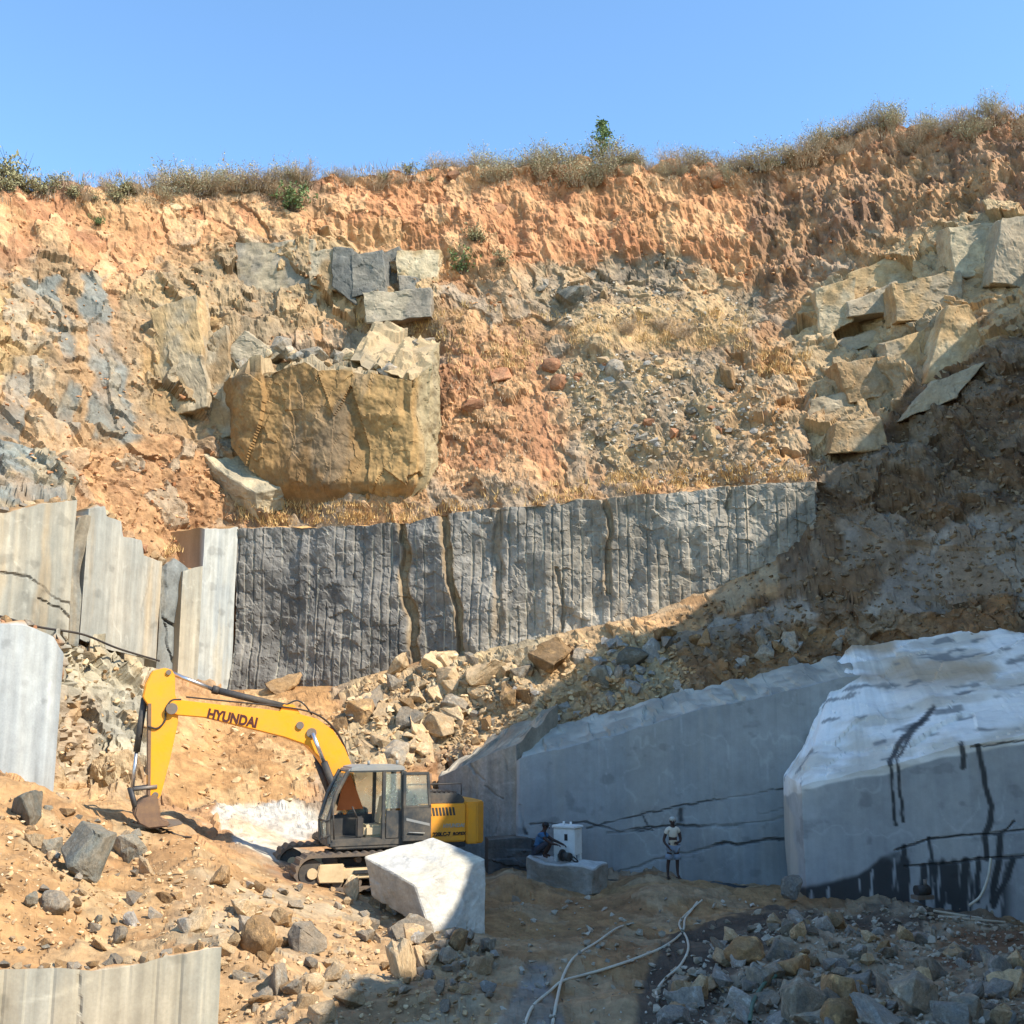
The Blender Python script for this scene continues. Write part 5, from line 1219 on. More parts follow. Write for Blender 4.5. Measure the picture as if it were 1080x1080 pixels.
def pinp(px, py, y, y0=BY): x, z = loc(px, py, y0); return (x, y, z)
for (px, py), r in (((314, 765), .09), ((326, 773), .12), ((180, 747.5), .13)):
    tube('boom_pin', pinp(px, py, BY - bw - .05), pinp(px, py, BY + bw + .05), r, STEEL, boom, 16)
# arm cylinder on top of the boom
x0, z0 = loc(303, 746, BY); x1, z1 = loc(224, 727, BY); x2, z2 = loc(180, 709.5, BY)
ac = tube('arm_cylinder', (x0, BY, z0), (x1, BY, z1), .082, D_TRIM, ex, 16)
tube('rod', (x1, BY, z1), (x2, BY, z2), .05, CHROME, ac, 12); tube('gland', (x1 + (x0 - x1) * .08, BY, z1 + (z0 - z1) * .08), (x1, BY, z1), .1, D_TRIM, ac, 14)
prism('cylinder_bracket', LP([(294, 751), (298, 743), (309, 743), (316, 753)]), BY - .12, BY + .12, Y_PAINT, boom, .01)
# boom lift cylinders
for yy in (BY - bw - .13, BY + bw + .13):
    x0, z0 = loc(326, 773, BY); x1, z1 = loc(338, 803, BY); x2, z2 = loc(356, 850, BY)
    lc = tube('boom_cylinder', (x1, yy, z1), (x2, yy, z2), .085, D_TRIM, ex, 14); tube('rod', (x0, yy, z0), (x1, yy, z1), .05, CHROME, lc, 12)
prism('boom_mount', [(1.15, 1.1), (.1, 1.1), (.15, 1.75), (.45, 1.85), (1.0, 1.3)], BY - .45, BY - .30, D_PAINT, ex, .02); prism('boom_mount', [(1.15, 1.1), (.1, 1.1), (.15, 1.75), (.45, 1.85), (1.0, 1.3)], BY + .30, BY + .39, D_PAINT, ex, .02)
# hydraulic lines along the boom
for k, off in enumerate((-.08, .02)):
    pts = [loc(x, y - 1.5, BY) for x, y in ((196, 738), (240, 742.5), (285, 747), (322, 752.5), (342, 762), (357, 779), (366, 800))]
    add('hydraulic_line', hose_mesh('hydraulic_line', catmull([(x, BY + .12 + off, z + .03) for x, z in pts], 5), .018), RUBBER, boom)
pts = [loc(x, y, BY) for x, y in ((300, 744), (312, 739), (321, 744), (328, 754))]
add('hose', hose_mesh('hose', catmull([(x, BY + .1, z) for x, z in pts], 6), .02), RUBBER, boom)
# arm
arm_px = [(150, 736), (153, 722), (160, 708), (173, 704.5), (181, 707), (184, 714), (184, 733), (187, 741), (187, 762), (178, 803), (169, 838), (163, 846), (157, 843), (155, 826), (156, 745)]
arm = prism('arm', LP(arm_px), BY - .2, BY + .2, Y_PAINT, ex, .02)
bkp = LP([(155.5, 742), (159, 742), (158, 840), (155, 838)]); prism('arm_back_shade', bkp, BY - .205, BY + .205, RUST, arm, .004)  # dark strip standing in for the shading on the arm's rear plate
tube('arm_pin', pinp(163, 838, BY - .26), pinp(163, 838, BY + .26), .07, STEEL, arm, 12); tube('arm_pin', pinp(177, 709.5, BY - .24), pinp(177, 709.5, BY + .24), .06, STEEL, arm, 12)
pts = [loc(x, y, BY) for x, y in ((190, 738), (180, 739), (174, 748), (173, 760), (165, 768), (155, 766))]
add('hose', hose_mesh('hose', catmull([(x, BY + .23, z) for x, z in pts], 6), .022), RUBBER, arm)
# bucket cylinder and links
x0, z0 = loc(152.5, 736, BY); x1, z1 = loc(144, 793, BY); x2, z2 = loc(139.5, 832, BY)
bc = tube('bucket_cylinder', (x0, BY, z0), (x1, BY, z1), .075, D_TRIM, ex, 14); tube('rod', (x1, BY, z1), (x2, BY, z2), .042, CHROME, bc, 12)
for yy in (BY - .2, BY + .2):
    tube('bucket_link', pinp(140, 832, yy), pinp(165, 829, yy), .045, STEEL, ex, 10); tube('bucket_link', pinp(137, 831, yy), pinp(144, 856, yy), .055, D_TRIM, ex, 10)
# bucket: curved shell, side plates, teeth
bp_ = LP([(164, 836), (150, 842), (142, 849), (140, 858), (145, 867), (155, 872), (176, 870), (178, 866), (168, 862), (166, 850)])
bk = prism('bucket', bp_, BY - .52, BY + .52, RUST, ex, .03)
for k in range(5):
    yy = BY - .44 + k * .22; xa, za = loc(174, 871, BY); xb, zb = loc(186, 865, BY)
    prism('tooth', [(xa, za), (xa - .02, za + .12), (xb - .1, zb - .02), (xb - .08, zb - .06)], yy - .05, yy + .05, STEEL, bk, .008)
# ------------------------------------------------------------------ people (one continuous skinned body each, clothes as close-fitting shells)
def skin_mesh(name, J, E, root, sub=2):
    """J: {joint: (pos, radius)}"""
    names = list(J); me = bpy.data.meshes.new(name)
    me.from_pydata([J[k][0] for k in names], [(names.index(a), names.index(b)) for a, b in E], [])
    ob = bpy.data.objects.new(name, me); COL.objects.link(ob)
    ob.modifiers.new('s', 'SKIN'); 
    if not me.skin_vertices: 
        bpy.context.view_layer.objects.active = ob
    for i, k in enumerate(names):
        r = J[k][1]; r = r if isinstance(r, tuple) else (r, r)
        me.skin_vertices[0].data[i].radius = r; me.skin_vertices[0].data[i].use_root = (k == root)
    sb = ob.modifiers.new('u', 'SUBSURF'); sb.levels = sub; sb.render_levels = sub
    dg = bpy.context.evaluated_depsgraph_get(); dg.update()
    out = bpy.data.meshes.new_from_object(ob.evaluated_get(dg)); bpy.data.objects.remove(ob)
    out.polygons.foreach_set('use_smooth', np.full(len(out.polygons), True)); return out
SKIN = paint_mat('dark skin', lin(62, 44, 36), lin(78, 56, 44), .3, .6, scale=6)
HAIR = paint_mat('black hair', lin(18, 16, 16), lin(30, 28, 26), .3, .6, scale=12)
CREAM_C = paint_mat('cream cotton', lin(214, 202, 182), lin(176, 160, 136), .6, .9, scale=5)
BEIGE_C = paint_mat('beige cotton', lin(188, 170, 146), lin(158, 140, 116), .6, .9, scale=5)
GREYB_C = paint_mat('grey blue cotton', lin(132, 142, 154), lin(104, 110, 118), .6, .9, scale=6)
BLUE_C = paint_mat('blue cotton', lin(62, 104, 140), lin(44, 76, 106), .6, .9, scale=5)
DARK_C = paint_mat('dark cotton', lin(56, 60, 70), lin(40, 42, 50), .6, .9, scale=6)
LIGHT_C = paint_mat('pale head cloth', lin(180, 178, 168), lin(140, 136, 126), .6, .9, scale=8)
SOLE = paint_mat('brown sandals', lin(70, 56, 44), lin(110, 92, 70), .5, .8, scale=8)
def fingers(J, E, tag_, wrist, hand, side, down, fwd):
    """palm plus five separate bent fingers"""
    w_, h_ = Vector(wrist), Vector(hand); d = (h_ - w_).normalized(); s = Vector(side).normalized(); f = Vector(fwd).normalized()
    for i, (off, ln) in enumerate(((-.03, .065), (-.01, .078), (.01, .074), (.028, .06))):
        a = h_ + s * off + d * .02; b = a + d * ln * .55 + f * .012; c = b + d * ln * .35 + f * .03
        for k, p in zip('abc', (a, b, c)): J[f'{tag_}f{i}{k}'] = (tuple(p), .0095)
        E += [(tag_ + 'hand', f'{tag_}f{i}a'), (f'{tag_}f{i}a', f'{tag_}f{i}b'), (f'{tag_}f{i}b', f'{tag_}f{i}c')]
    a = w_ + (h_ - w_) * .5 - s * .035; b = a + d * .035 - s * .02 + f * .02
    J[tag_ + 't0'] = (tuple(a), .012); J[tag_ + 't1'] = (tuple(b), .010); E += [(tag_ + 'hand', tag_ + 't0'), (tag_ + 't0', tag_ + 't1')]
def head_bits(par, hp, yaw, pitch=0.0, hair=True, cloth=False):
    """face features and hair on the head centre hp; head looks along local -Y rotated by yaw"""
    R_ = Euler((pitch, 0, yaw)).to_matrix()
    def el(name, c, s, mat, seg=10):
        bm = bmesh.new(); bmesh.ops.create_uvsphere(bm, u_segments=seg, v_segments=max(6, seg - 2), radius=1)
        for v in bm.verts: v.co = R_ @ Vector((v.co.x * s[0] + c[0], v.co.y * s[1] + c[1], v.co.z * s[2] + c[2])) + Vector(hp)
        return add(name, bm_mesh(name, bm, True), mat, par)
    WHT = CREAM_C
    for sx in (-1, 1):
        el('eye', (sx * .032, -.093, .01), (.013, .008, .008), WHT, 8); el('ear', (sx * .080, .005, -.005), (.012, .022, .034), SKIN, 8)
    el('nose', (0, -.106, -.025), (.015, .018, .022), SKIN, 8); el('mouth', (0, -.094, -.062), (.025, .008, .008), paint_mat('lips', lin(80, 40, 36), lin(70, 40, 34), .2, .6), 8)
    if hair: el('hair', (0, .016, .034), (.090, .104, .096), HAIR, 16)
    if cloth:
        el('head_cloth', (0, .018, .058), (.092, .104, .072), LIGHT_C, 16); el('head_cloth_knot', (0, .115, .02), (.035, .03, .04), LIGHT_C, 10)
def clothing(name, J, E, keys, grow, mat, par, root):
    Jk = {k: (J[k][0], tuple(x + grow for x in (J[k][1] if isinstance(J[k][1], tuple) else (J[k][1],) * 2))) for k in keys}
    Ek = [e for e in E if e[0] in Jk and e[1] in Jk]
    return add(name, skin_mesh(name, Jk, Ek, root), mat, par)
# standing worker, facing the camera, one forearm across the waist
g = W(711, 935.5, 33.0); g[2] = zfloor(g[0], g[1]) + .005
man = thing('person', 'person standing in pale head cloth, cream shirt and grey shorts by blue-grey wall', 'person', g, (0, 0, .15))
J = {'pelvis': ((0, 0, .90), (.125, .10)), 'waist': ((0, 0, 1.05), (.115, .09)), 'chest': ((0, .005, 1.25), (.145, .10)), 'neckb': ((0, .01, 1.38), (.075, .065)), 'neck': ((0, 0, 1.45), .05), 'headc': ((0, -.01, 1.555), (.078, .088)), 'headt': ((0, 0, 1.63), (.06, .07)),
     'shl': ((.155, .01, 1.34), .062), 'upl': ((.20, .02, 1.22), .052), 'ell': ((.235, .02, 1.07), .044), 'fol': ((.19, -.08, 1.02), .038), 'wrl': ((.10, -.17, .99), .028), 'lhand': ((.05, -.18, .985), .032),
     'shr': ((-.155, .01, 1.34), .062), 'upr': ((-.21, .02, 1.2), .052), 'elr': ((-.265, .03, 1.06), .044), 'for': ((-.25, -.05, .96), .038), 'wrr': ((-.20, -.13, .90), .028), 'rhand': ((-.175, -.16, .85), .032),
     'hipl': ((.085, 0, .84), .085), 'thl': ((.10, -.01, .66), .075), 'knl': ((.11, -.015, .48), .055), 'cal': ((.115, .015, .33), .05), 'anl': ((.12, .01, .08), .035), 'tol': ((.13, -.13, .035), .035),
     'hipr': ((-.085, 0, .84), .085), 'thr': ((-.12, -.01, .66), .075), 'knr': ((-.15, -.015, .48), .055), 'car': ((-.165, .015, .33), .05), 'anr': ((-.17, .01, .08), .035), 'tor': ((-.19, -.13, .035), .035)}
E = [('pelvis', 'waist'), ('waist', 'chest'), ('chest', 'neckb'), ('neckb', 'neck'), ('neck', 'headc'), ('headc', 'headt'), ('neckb', 'shl'), ('shl', 'upl'), ('upl', 'ell'), ('ell', 'fol'), ('fol', 'wrl'), ('wrl', 'lhand'), ('neckb', 'shr'), ('shr', 'upr'), ('upr', 'elr'), ('elr', 'for'), ('for', 'wrr'), ('wrr', 'rhand'),
     ('pelvis', 'hipl'), ('hipl', 'thl'), ('thl', 'knl'), ('knl', 'cal'), ('cal', 'anl'), ('anl', 'tol'), ('pelvis', 'hipr'), ('hipr', 'thr'), ('thr', 'knr'), ('knr', 'car'), ('car', 'anr'), ('anr', 'tor')]
J0, E0 = dict(J), list(E)
fingers(J, E, 'l', J['wrl'][0], J['lhand'][0], (0, 0, 1), 0, (0, -1, 0)); fingers(J, E, 'r', J['wrr'][0], J['rhand'][0], (0, 1, 0), 0, (1, 0, 0))
add('body', skin_mesh('body', J, E, 'pelvis'), SKIN, man)
clothing('shirt', J0, E0, ['waist', 'chest', 'neckb', 'shl', 'upl', 'shr', 'upr'], .014, CREAM_C, man, 'waist')
Jt = dict(J0); Jt['hem'] = ((0, 0, .83), (.15, .12)); Jt['waist'] = ((0, 0, 1.06), (.125, .10))
add('shirt_tail', skin_mesh('shirt_tail', {k: (Jt[k][0], tuple(x + .018 for x in Jt[k][1])) for k in ('hem', 'pelvis', 'waist')}, [('hem', 'pelvis'), ('pelvis', 'waist')], 'pelvis'), BEIGE_C, man)
clothing('shorts', J0, E0, ['pelvis', 'hipl', 'thl', 'hipr', 'thr'], .03, GREYB_C, man, 'pelvis')
for s_ in ('l', 'r'):
    k0 = J0['th' + s_][0]; k1 = J0['kn' + s_][0]
    add('shorts_leg', bm_mesh('shorts_leg', tube_bm(k0, (k1[0], k1[1], k1[2] + .03), .10, .115, 14), True), GREYB_C, man)
head_bits(man, (0, -.015, 1.57), 0, 0, False, True)
for sx, k in ((.125, 'l'), (-.18, 'r')):
    o = box('sandal', sx - .05, sx + .05, -.18, .06, -.005, .022, SOLE, man, .008)
# squatting worker in blue, facing right with one arm stretched to the machine
g = W(572, 904.5, 32.45)
sq = thing('person', 'person in blue shirt squatting on the low stone slab beside the white machine', 'person', g, (0, 0, math.radians(75)))
# local -Y is forward
J = {'pelvis': ((0, .16, .20), (.13, .12)), 'waist': ((0, .15, .36), (.12, .105)), 'chest': ((0, .04, .56), (.145, .11)), 'neckb': ((0, -.03, .68), (.08, .07)), 'neck': ((0, -.06, .74), .05), 'headc': ((0, -.10, .84), (.078, .088)), 'headt': ((0, -.10, .91), (.06, .07)),
     'shl': ((.155, -.01, .64), .06), 'upl': ((.19, -.13, .55), .05), 'ell': ((.20, -.26, .47), .043), 'fol': ((.19, -.40, .42), .038), 'wrl': ((.17, -.53, .37), .028), 'lhand': ((.165, -.58, .35), .032),
     'shr': ((-.155, -.01, .64), .06), 'upr': ((-.19, -.12, .54), .05), 'elr': ((-.20, -.24, .44), .043), 'for': ((-.17, -.32, .40), .037), 'wrr': ((-.12, -.42, .38), .028), 'rhand': ((-.11, -.47, .37), .032),
     'hipl': ((.09, .14, .20), .085), 'thl': ((.15, -.05, .33), .078), 'knl': ((.17, -.24, .45), .06), 'cal': ((.16, -.16, .26), .052), 'anl': ((.14, -.06, .07), .036), 'tol': ((.15, -.2, .03), .033),
     'hipr': ((-.09, .14, .20), .085), 'thr': ((-.15, -.05, .33), .078), 'knr': ((-.17, -.24, .45), .06), 'car': ((-.16, -.16, .26), .052), 'anr': ((-.14, -.06, .07), .036), 'tor': ((-.15, -.2, .03), .033)}
J0, E = dict(J), list(E0)
fingers(J, E, 'l', J['wrl'][0], J['lhand'][0], (1, 0, 0), 0, (0, 0, -1)); fingers(J, E, 'r', J['wrr'][0], J['rhand'][0], (1, 0, 0), 0, (0, 0, -1))
add('body', skin_mesh('body', J, E, 'pelvis'), SKIN, sq)
clothing('shirt', J0, E0, ['pelvis', 'waist', 'chest', 'neckb', 'shl', 'upl', 'shr', 'upr'], .022, BLUE_C, sq, 'waist')
clothing('trousers', J0, E0, ['pelvis', 'hipl', 'thl', 'knl', 'hipr', 'thr', 'knr'], .018, DARK_C, sq, 'pelvis')
head_bits(sq, (0, -.11, .85), 0, .15, True, False)

# ------------------------------------------------------------------ white cutting machine on the slab
WHITE_P = paint_mat('white machine paint', lin(222, 226, 222), lin(180, 176, 162), .5, .5, scale=4)
g = W(599, 905.5, 32.85)
mc = thing('wire_saw_cabinet', 'white metal machine cabinet with lid on the low stone slab', 'machine', g, (0, 0, math.radians(-28)))
box('cabinet', -.33, .33, -.26, .26, .12, .86, WHITE_P, mc, .02)
prism('lid', [(-.37, .86), (.37, .86), (.35, .92), (-.35, .94)], -.30, .30, WHITE_P, mc, .012)
for x in (-.12, .10): tube('lifting_eye', (x, 0, .92), (x, 0, 1.02), .035, WHITE_P, mc, 10)
for x in (-.27, .27):
    for y in (-.2, .2): box('foot', x - .05, x + .05, y - .05, y + .05, -.06, .125, WHITE_P, mc, .008)
fp = box('front_panel', -.02, .28, -.268, -.258, .2, .82, WHITE_P, mc, .004); box('meter', .02, .12, -.278, -.266, .52, .70, RUBBER, fp, .004)
box('side_vent', -.338, -.328, -.12, .08, .55, .68, RUBBER, mc, .003); box('side_vent', -.338, -.328, -.05, .06, .25, .33, RUBBER, mc, .003)
mo = tube('motor', (.05, -.42, .12), (.30, -.50, .10), .12, D_TRIM, mc, 14); tube('pulley', (.0, -.42, .14), (.05, -.43, .14), .16, D_TRIM, mc, 18)
add('cable', hose_mesh('cable', catmull([(.28, -.5, .1), (.4, -.45, .0), (.45, -.3, -.02), (.3, -.28, .1)], 6), .02), RUBBER, mc)

# ------------------------------------------------------------------ hoses, cables, pipes
HOSE = paint_mat('pale hose', lin(206, 198, 178), lin(160, 144, 118), .5, .7, scale=3)
GHOSE = paint_mat('green hose', lin(72, 110, 96), lin(110, 112, 96), .5, .6, scale=3)
def lay(name, pts, r, mat, label, cat, lift=0.0, up=None):
    dense = catmull([(x, y, 0) for x, y in pts], 7); W3 = []
    ys = [ground(p[0], p[1])[0][1] for p in dense]
    ys = np.minimum(smooth1(np.array(ys), 6), np.array(ys) + .1) if len(ys) > 14 else np.array(ys)
    for p, Yd in zip(dense, ys): W3.append(W(p[0], p[1], Yd) + np.array([0, -.05, r * .8 + lift]))
    o = add(name, hose_mesh(name, W3, r), mat); return tag(o, label, cat)
lay('water_hose', [(553, 1082), (562, 1062), (580, 1046), (592, 1036), (612, 1030), (640, 1022), (672, 1011), (700, 999), (719, 984), (722, 970), (728, 962), (735, 952)], .026, HOSE, 'long pale hose crossing the floor from the bottom edge towards the wall', 'hose')
lay('water_hose', [(582, 1084), (588, 1052), (594, 1030), (606, 1010), (630, 994), (650, 980), (668, 974)], .026, HOSE, 'pale hose looping in the middle of the brown floor', 'hose')
lay('water_hose', [(694, 1056), (692, 1046), (702, 1032), (716, 1020), (725, 1004), (724, 990), (716, 976), (722, 966), (740, 950)], .024, HOSE, 'pale hose lying along the edge of the wet dark ground', 'hose')
lay('water_hose', [(790, 1084), (794, 1062), (806, 1042), (818, 1034)], .030, GHOSE, 'green hose among the rubble by the brown-edged slab', 'hose', .06)
lay('cable', [(152, 868), (170, 874), (190, 882), (206, 884)], .022, RUBBER, 'thin dark cable on the dirt by the excavator bucket', 'cable')
pts = [W(1022, 955, 29.9), W(1034, 945, 30.0), W(1042, 925, 30.05), W(1045, 905, 30.1)]
tag(add('water_hose', hose_mesh('water_hose', catmull(pts, 8), .035), HOSE), 'white hose hanging down the wet face of the sawn rock mass', 'hose')
for k, (a, b_, lab) in enumerate((((985, 962), (1035, 970), 'pale pipe lying below the wet streaked face'), ((990, 968), (1060, 974), 'second pale pipe lying in front of the wet streaked face'))):
    p0, p1 = W(*a, 28.2), W(*b_, 27.8); gp0, gp1 = ground(*a)[0], ground(*b_)[0]
    tag(add('pipe', bm_mesh('pipe', tube_bm(gp0 + [0, 0, .03], gp1 + [0, 0, .03], .03, None, 10), False), HOSE), lab, 'pipe')
g0, g1 = W(640, 931, 33.5), W(790, 938, 33.2)
tag(add('pipe', bm_mesh('pipe', tube_bm(g0, g1, .10, None, 12), True), D_TRIM), 'dark pipe along the foot of the blue-grey wall behind the standing person', 'pipe')
g0, g1 = W(758, 931, 32.9), W(790, 940, 32.6)
c4 = [W(742, 933, 33.0), W(790, 940, 32.6), W(796, 938, 33.1), W(752, 928, 33.6)]; b4 = [c + np.array([0, 0, -.3]) for c in c4]
o = hexa('dark_rubber_sheet', c4 + b4, 3, .03, 201, lambda co, nn: mixc(lin(60, 64, 66), lin(84, 86, 86), sstep(-.3, .3, fbm(co * 3, 3, 202))), M_SPLIT)
tag(o, 'low dark slab lying at the wall foot near the standing person', 'slab')
pts = [W(-60, 636, 29.8), W(0, 650, 31.2), W(40, 661, 32.4), W(78, 667, 33.6), W(96, 672, 35.6), W(125, 684, 36.9), W(168, 697, 38.8)]
tag(add('cable', hose_mesh('cable', catmull(pts, 8), .035), RUBBER), 'dark cable sagging across the feet of the cream sawn slabs', 'cable')
# small pump among stones under the wet face
g, _ = ground(974, 948); pm = thing('water_pump', 'small dark pump on a pile of stones below the wet streaked face', 'pump', W(973, 946, 29.3), (0, 0, .3))
tube('pump_body', (-.18, 0, .16), (.18, 0, .16), .13, D_TRIM, pm, 14); box('pump_base', -.25, .25, -.15, .15, -.05, .05, STEEL, pm, .01); tube('outlet', (.1, 0, .25), (.1, 0, .42), .045, STEEL, pm, 10)
# ------------------------------------------------------------------ vegetation
V_DRY = leaf_mat('dry twig', lin(186, 162, 130), lin(160, 142, 118)); V_GREY = leaf_mat('grey scrub', lin(176, 166, 130), lin(150, 146, 114))
V_STRAW = leaf_mat('straw', lin(214, 182, 124), lin(188, 150, 96)); V_GREEN = leaf_mat('dusty green leaf', lin(88, 112, 68), lin(124, 134, 86)); V_BARK = leaf_mat('bark', lin(96, 82, 66), lin(80, 70, 58))
V_OLIVE = leaf_mat('olive leaf', lin(164, 152, 112), lin(140, 136, 98))
def strand(r, p, d, L, segs, rad, V, Fc, droop=.25):
    pts = [np.array(p, float)]; d = np.array(d, float)
    for k in range(segs):
        d = d + np.array([r.gauss(0, .18), r.gauss(0, .18), r.gauss(0, .1) - droop * .12]); d /= np.linalg.norm(d)
        pts.append(pts[-1] + d * L / segs)
    off = len(V)
    for k, q in enumerate(pts):
        rr = rad * (1 - .8 * k / segs)
        for a in range(3):
            an = a * 2.094; V.append(q + np.array([math.cos(an) * rr, math.sin(an) * rr, 0]))
    for k in range(segs):
        for a in range(3):
            i = off + k * 3 + a; j = off + k * 3 + (a + 1) % 3; Fc.append((i, j, j + 3, i + 3))
    return pts
def leafq(r, p, s, V, Fc):
    u = np.array([r.gauss(0, 1), r.gauss(0, 1), r.gauss(0, 1)]); u /= np.linalg.norm(u); v = np.cross(u, [r.gauss(0, 1), r.gauss(0, 1), r.gauss(0, 1)]); v /= np.linalg.norm(v) + 1e-6
    o_ = len(V); V += [p - u * s, p + v * s * .45, p + u * s, p - v * s * .45]; Fc.append((o_, o_ + 1, o_ + 2, o_ + 3))
def bush_meshes(seed, n, spread, leaves, ls, rad=.013, sub=3, droop=.3):
    """unit-height shrub: stems and fine sprays"""
    r = random.Random(seed); V, Fc, LV, LF_ = [], [], [], []
    for i in range(n):
        a = r.uniform(0, 6.28); sp = r.uniform(0, spread)
        d = (math.cos(a) * sp, math.sin(a) * sp, r.uniform(.7, 1.1))
        pts = strand(r, (math.cos(a) * .22 * r.random() * spread * 1.6, math.sin(a) * .22 * r.random(), -.06), d, r.uniform(.55, 1.05), 5, rad, V, Fc, droop)
        for k in range(sub):
            q = pts[r.randint(1, 4)]; a2 = r.uniform(0, 6.28)
            p2 = strand(r, q, (math.cos(a2), math.sin(a2), r.uniform(.3, 1.3)), r.uniform(.18, .4), 3, rad * .7, V, Fc, droop)
            for _ in range(leaves): leafq(r, p2[r.randint(1, 3)] + np.array([r.gauss(0, .05) for _ in range(3)]), ls * r.uniform(.6, 1.3), LV, LF_)
    if not LF_: leafq(r, np.array([0, 0, .5]), ls, LV, LF_)
    return np_mesh('stems', np.array(V), np.array(Fc)), np_mesh('foliage', np.array(LV), np.array(LF_))
BUSH = {'dry': [bush_meshes(300 + i, 70, 1.0, 2, .024, .009, 5) for i in range(4)], 'grey': [bush_meshes(320 + i, 76, 1.05, 4, .030, .009, 5) for i in range(4)],
        'leafy': [bush_meshes(340 + i, 26, .8, 9, .055, .014) for i in range(3)], 'green': [bush_meshes(360 + i, 22, .7, 10, .06, .014) for i in range(2)]}
BMAT = {'dry': (V_DRY, V_DRY), 'grey': (V_DRY, V_GREY), 'leafy': (V_BARK, V_OLIVE), 'green': (V_BARK, V_GREEN)}
vr = random.Random(77)
def put_bush(loc_, h, kind, label, group, wide=1.0, cat='shrub', name='shrub'):
    st, fo = vr.choice(BUSH[kind]); t = thing(name, label, cat, loc_, (0, 0, vr.uniform(0, 6.28)), group); t.scale = (h * wide, h * wide, h)
    add('stems', with_mat(st, BMAT[kind][0]), None, t); add('foliage', with_mat(fo, BMAT[kind][1]), None, t); return t
RIMROW = int(np.argmin(np.abs(rowseg - 1.0))); PG3 = P.reshape(NR, NC, 3)
crest = np.argmin(project(PG3[:RIMROW + 30])[1] + np.where(PG3[:RIMROW + 30, :, 1] > 75, 1e4, 0), axis=0)
def rim_at(px, back=0.0):
    """a point on the visible crest; positive back steps behind it, negative down the slope in front"""
    k = int(np.argmin(np.abs(cols - px))); c = crest[k]
    if back >= 0: p = PG3[c, k].copy(); p[1] += back; p[2] -= .05 * back
    else: p = PG3[min(c + int(-back * 14), NR - 1), k].copy()
    return p
SEC = [((-10, 170), [('leafy', 26), ('dry', 20)], 'shrub on the rim above the fractured cliff', 22), ((170, 330), [('grey', 34), ('dry', 28)], 'shrub on the rim above the dark ledge blocks', 20), ((340, 500), [('dry', 20), ('leafy', 16)], 'shrub on the rim past the ledge blocks', 22),
       ((505, 665), [('grey', 38), ('grey', 30)], 'shrub on the rim around the green sapling', 17), ((655, 770), [('grey', 24), ('dry', 28)], 'shrub on the rim past the green sapling', 18), ((775, 860), [('grey', 40), ('dry', 34)], 'shrub on the rim where it begins to climb', 9), ((860, 1090), [('dry', 28), ('grey', 34), ('dry', 24)], 'shrub on the highest part of the rim', 30)]
for (a, b_), kinds, lab, n in SEC:
    for i in range(n):
        px = a + (b_ - a) * (i + vr.random()) / n; kd, hp = vr.choice(kinds); p = rim_at(px, vr.uniform(-1.0, 1.2)); h = hp * vr.uniform(.5, 1.2) * p[1] / F
        q = h * F / p[1] / hp
        put_bush(p, h, kd, ('low ' if q < .8 else 'tall ' if q > 1.0 else '') + {'dry': 'leafless twiggy ', 'grey': 'dense grey ', 'leafy': 'olive leafy '}[kd] + lab, lab, vr.uniform(.8, 1.2))
p = rim_at(10, .3); put_bush(p, 54 * p[1] / F, 'leafy', 'tallest leafless shrub on the rim at the photo corner', None, .8)
# sapling
p = rim_at(636, .4); H = 54 * p[1] / F
sp = thing('sapling', 'green sapling standing above the rim scrub against the sky', 'tree', p)
V, Fc, LV, LF_ = [], [], [], []; r = random.Random(5)
tp = [np.array([.06 * math.sin(k * 1.3), .05 * math.cos(k * 1.7), -.2 + (H + .2) * k / 8]) for k in range(9)]
for k in range(8): 
    bmx = tube_bm(tp[k], tp[k + 1], .05 * (1 - k / 9), .05 * (1 - (k + 1) / 9), 6); o_ = len(V); V += [np.array(v.co[:]) for v in bmx.verts]; Fc += [tuple(o_ + v.index for v in f.verts) for f in bmx.faces if len(f.verts) == 4]; bmx.free()
add('trunk', np_mesh('trunk', np.array(V), np.array(Fc)), V_BARK, sp); V, Fc = [], []
for k in range(60):
    q = tp[r.randint(2, 8)]; a = r.uniform(0, 6.28); L = 1.05 * (1.12 - q[2] / H) * r.uniform(.5, 1.2) + .12
    p2 = strand(r, q, (math.cos(a), math.sin(a), r.uniform(.1, .8)), L, 4, .014, V, Fc)
    for _ in range(16): leafq(r, p2[r.randint(1, 4)] + np.array([r.gauss(0, .08) for _ in range(3)]), r.uniform(.06, .12), LV, LF_)
add('branches', np_mesh('branches', np.array(V), np.array(Fc)), V_BARK, sp); add('crown', np_mesh('crown', np.array(LV), np.array(LF_)), V_GREEN, sp)
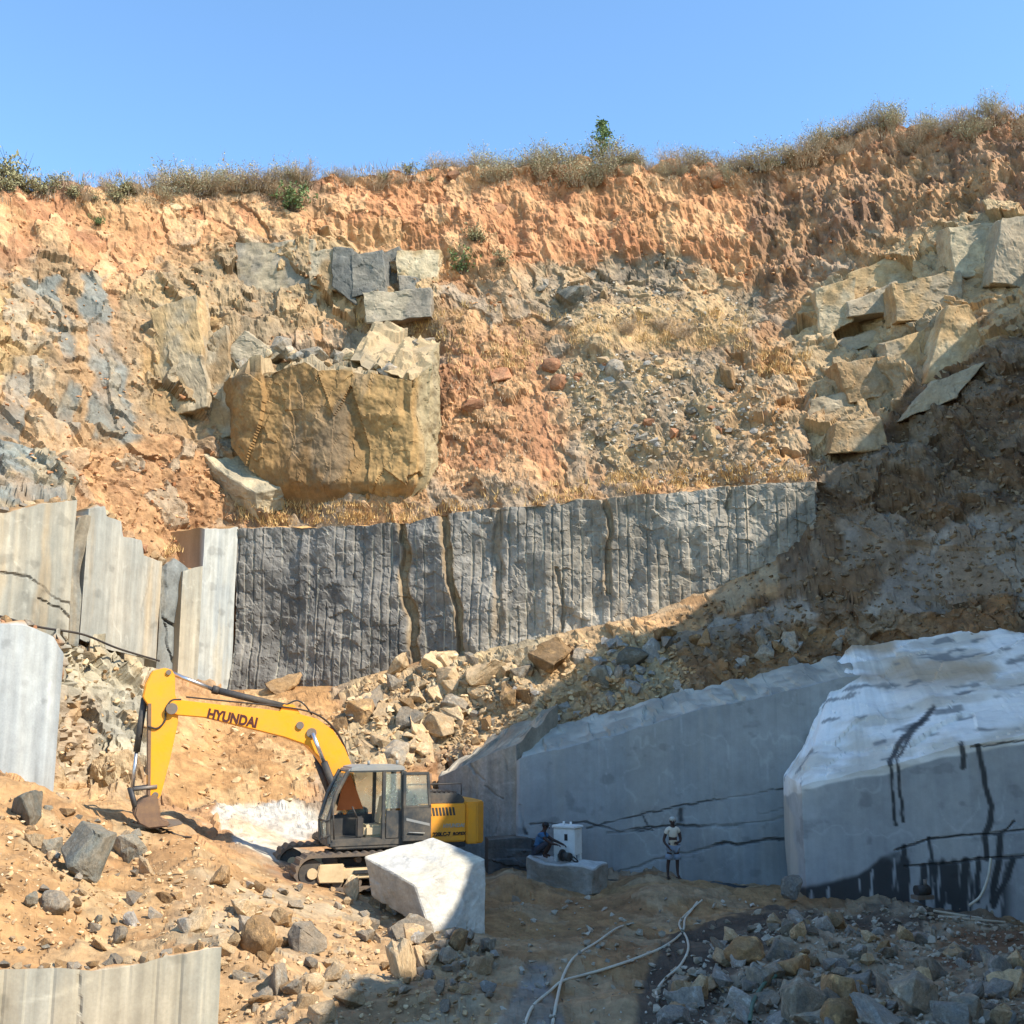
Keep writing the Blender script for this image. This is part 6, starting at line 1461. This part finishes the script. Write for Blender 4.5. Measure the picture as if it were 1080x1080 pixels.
for px, py, hp, kd, lab in ((488, 288, 34, 'green', 'dusty green bush on the slope above the jutting brown block'), (505, 255, 26, 'leafy', 'olive bush just above the dusty green bush'), (528, 280, 20, 'leafy', 'small olive bush beside the dusty green bush'), (308, 222, 36, 'green', 'green bush on the orange soil just below the rim scrub'),
                        (430, 352, 26, 'dry', 'brown dry bush above the jutting brown block'), (460, 345, 22, 'dry', 'second brown dry bush near the block top'), (104, 238, 14, 'green', 'tiny green tuft in the fractured cliff under the rim'), (660, 352, 26, 'dry', 'dry bush in the straw grass shelf'), (720, 356, 26, 'dry', 'wispy dry bush at the far end of the grass shelf'), (700, 348, 24, 'dry', 'dry bush amid the grass shelf')):
    g, _ = ground(px, py); put_bush(g, hp * g[1] / F, kd, lab, None, 1.0)
# dry grass: nobody could count it
def grass(name, label, polys, counts, size, mat, seed):
    r = random.Random(seed); V = []; Fc = []
    for poly, n in zip(polys, counts):
        for i in range(n):
            x, y = pick(r, poly)
            if float(vnoise(np.array([[x / 13., y / 7., seed]]), 3)[0]) < r.uniform(-.35, .45): continue
            g, _ = ground(x, y); L = r.uniform(*size) * g[1] / F; k = L * 1.0
            for _ in range(5):
                a = r.uniform(0, 6.28); b0 = g + np.array([r.gauss(0, .12), r.gauss(0, .12), -.03]); t = b0 + np.array([math.cos(a) * k * r.random(), math.sin(a) * k * r.random(), L * r.uniform(.6, 1)])
                w_ = np.array([math.sin(a), -math.cos(a), 0]) * .018; o_ = len(V); V += [b0 - w_, b0 + w_, t]; Fc.append((o_, o_ + 1, o_ + 2))
    return tag(add(name, np_mesh(name, np.array(V), np.array(Fc)), mat), label, None, None, 'stuff')
grass('dry_grass', 'straw coloured dry grass on ledges and slopes', [[(250, 530), (450, 532), (445, 552), (250, 556)], [(450, 525), (640, 505), (640, 526), (450, 545)], [(640, 500), (870, 488), (870, 505), (640, 522)], [(600, 335), (790, 325), (790, 370), (600, 370)], [(800, 375), (855, 370), (850, 395), (800, 395)], [(180, 560), (212, 560), (212, 595), (170, 590)], [(480, 320), (600, 330), (560, 400), (470, 400)], [(380, 330), (470, 330), (470, 360), (380, 350)]],
      [700, 450, 600, 650, 350, 250, 450, 220], (4, 13), V_STRAW, 401)
grass('dry_grass', 'brown dry grass along the rim', [[(0, 185), (330, 182), (330, 215), (0, 215)], [(330, 178), (800, 172), (800, 196), (330, 200)], [(800, 172), (870, 130), (1085, 110), (1085, 135), (880, 150), (810, 195)], [(460, 400), (560, 400), (560, 520), (460, 520)]], [800, 700, 700, 400], (4, 11), V_DRY, 402)
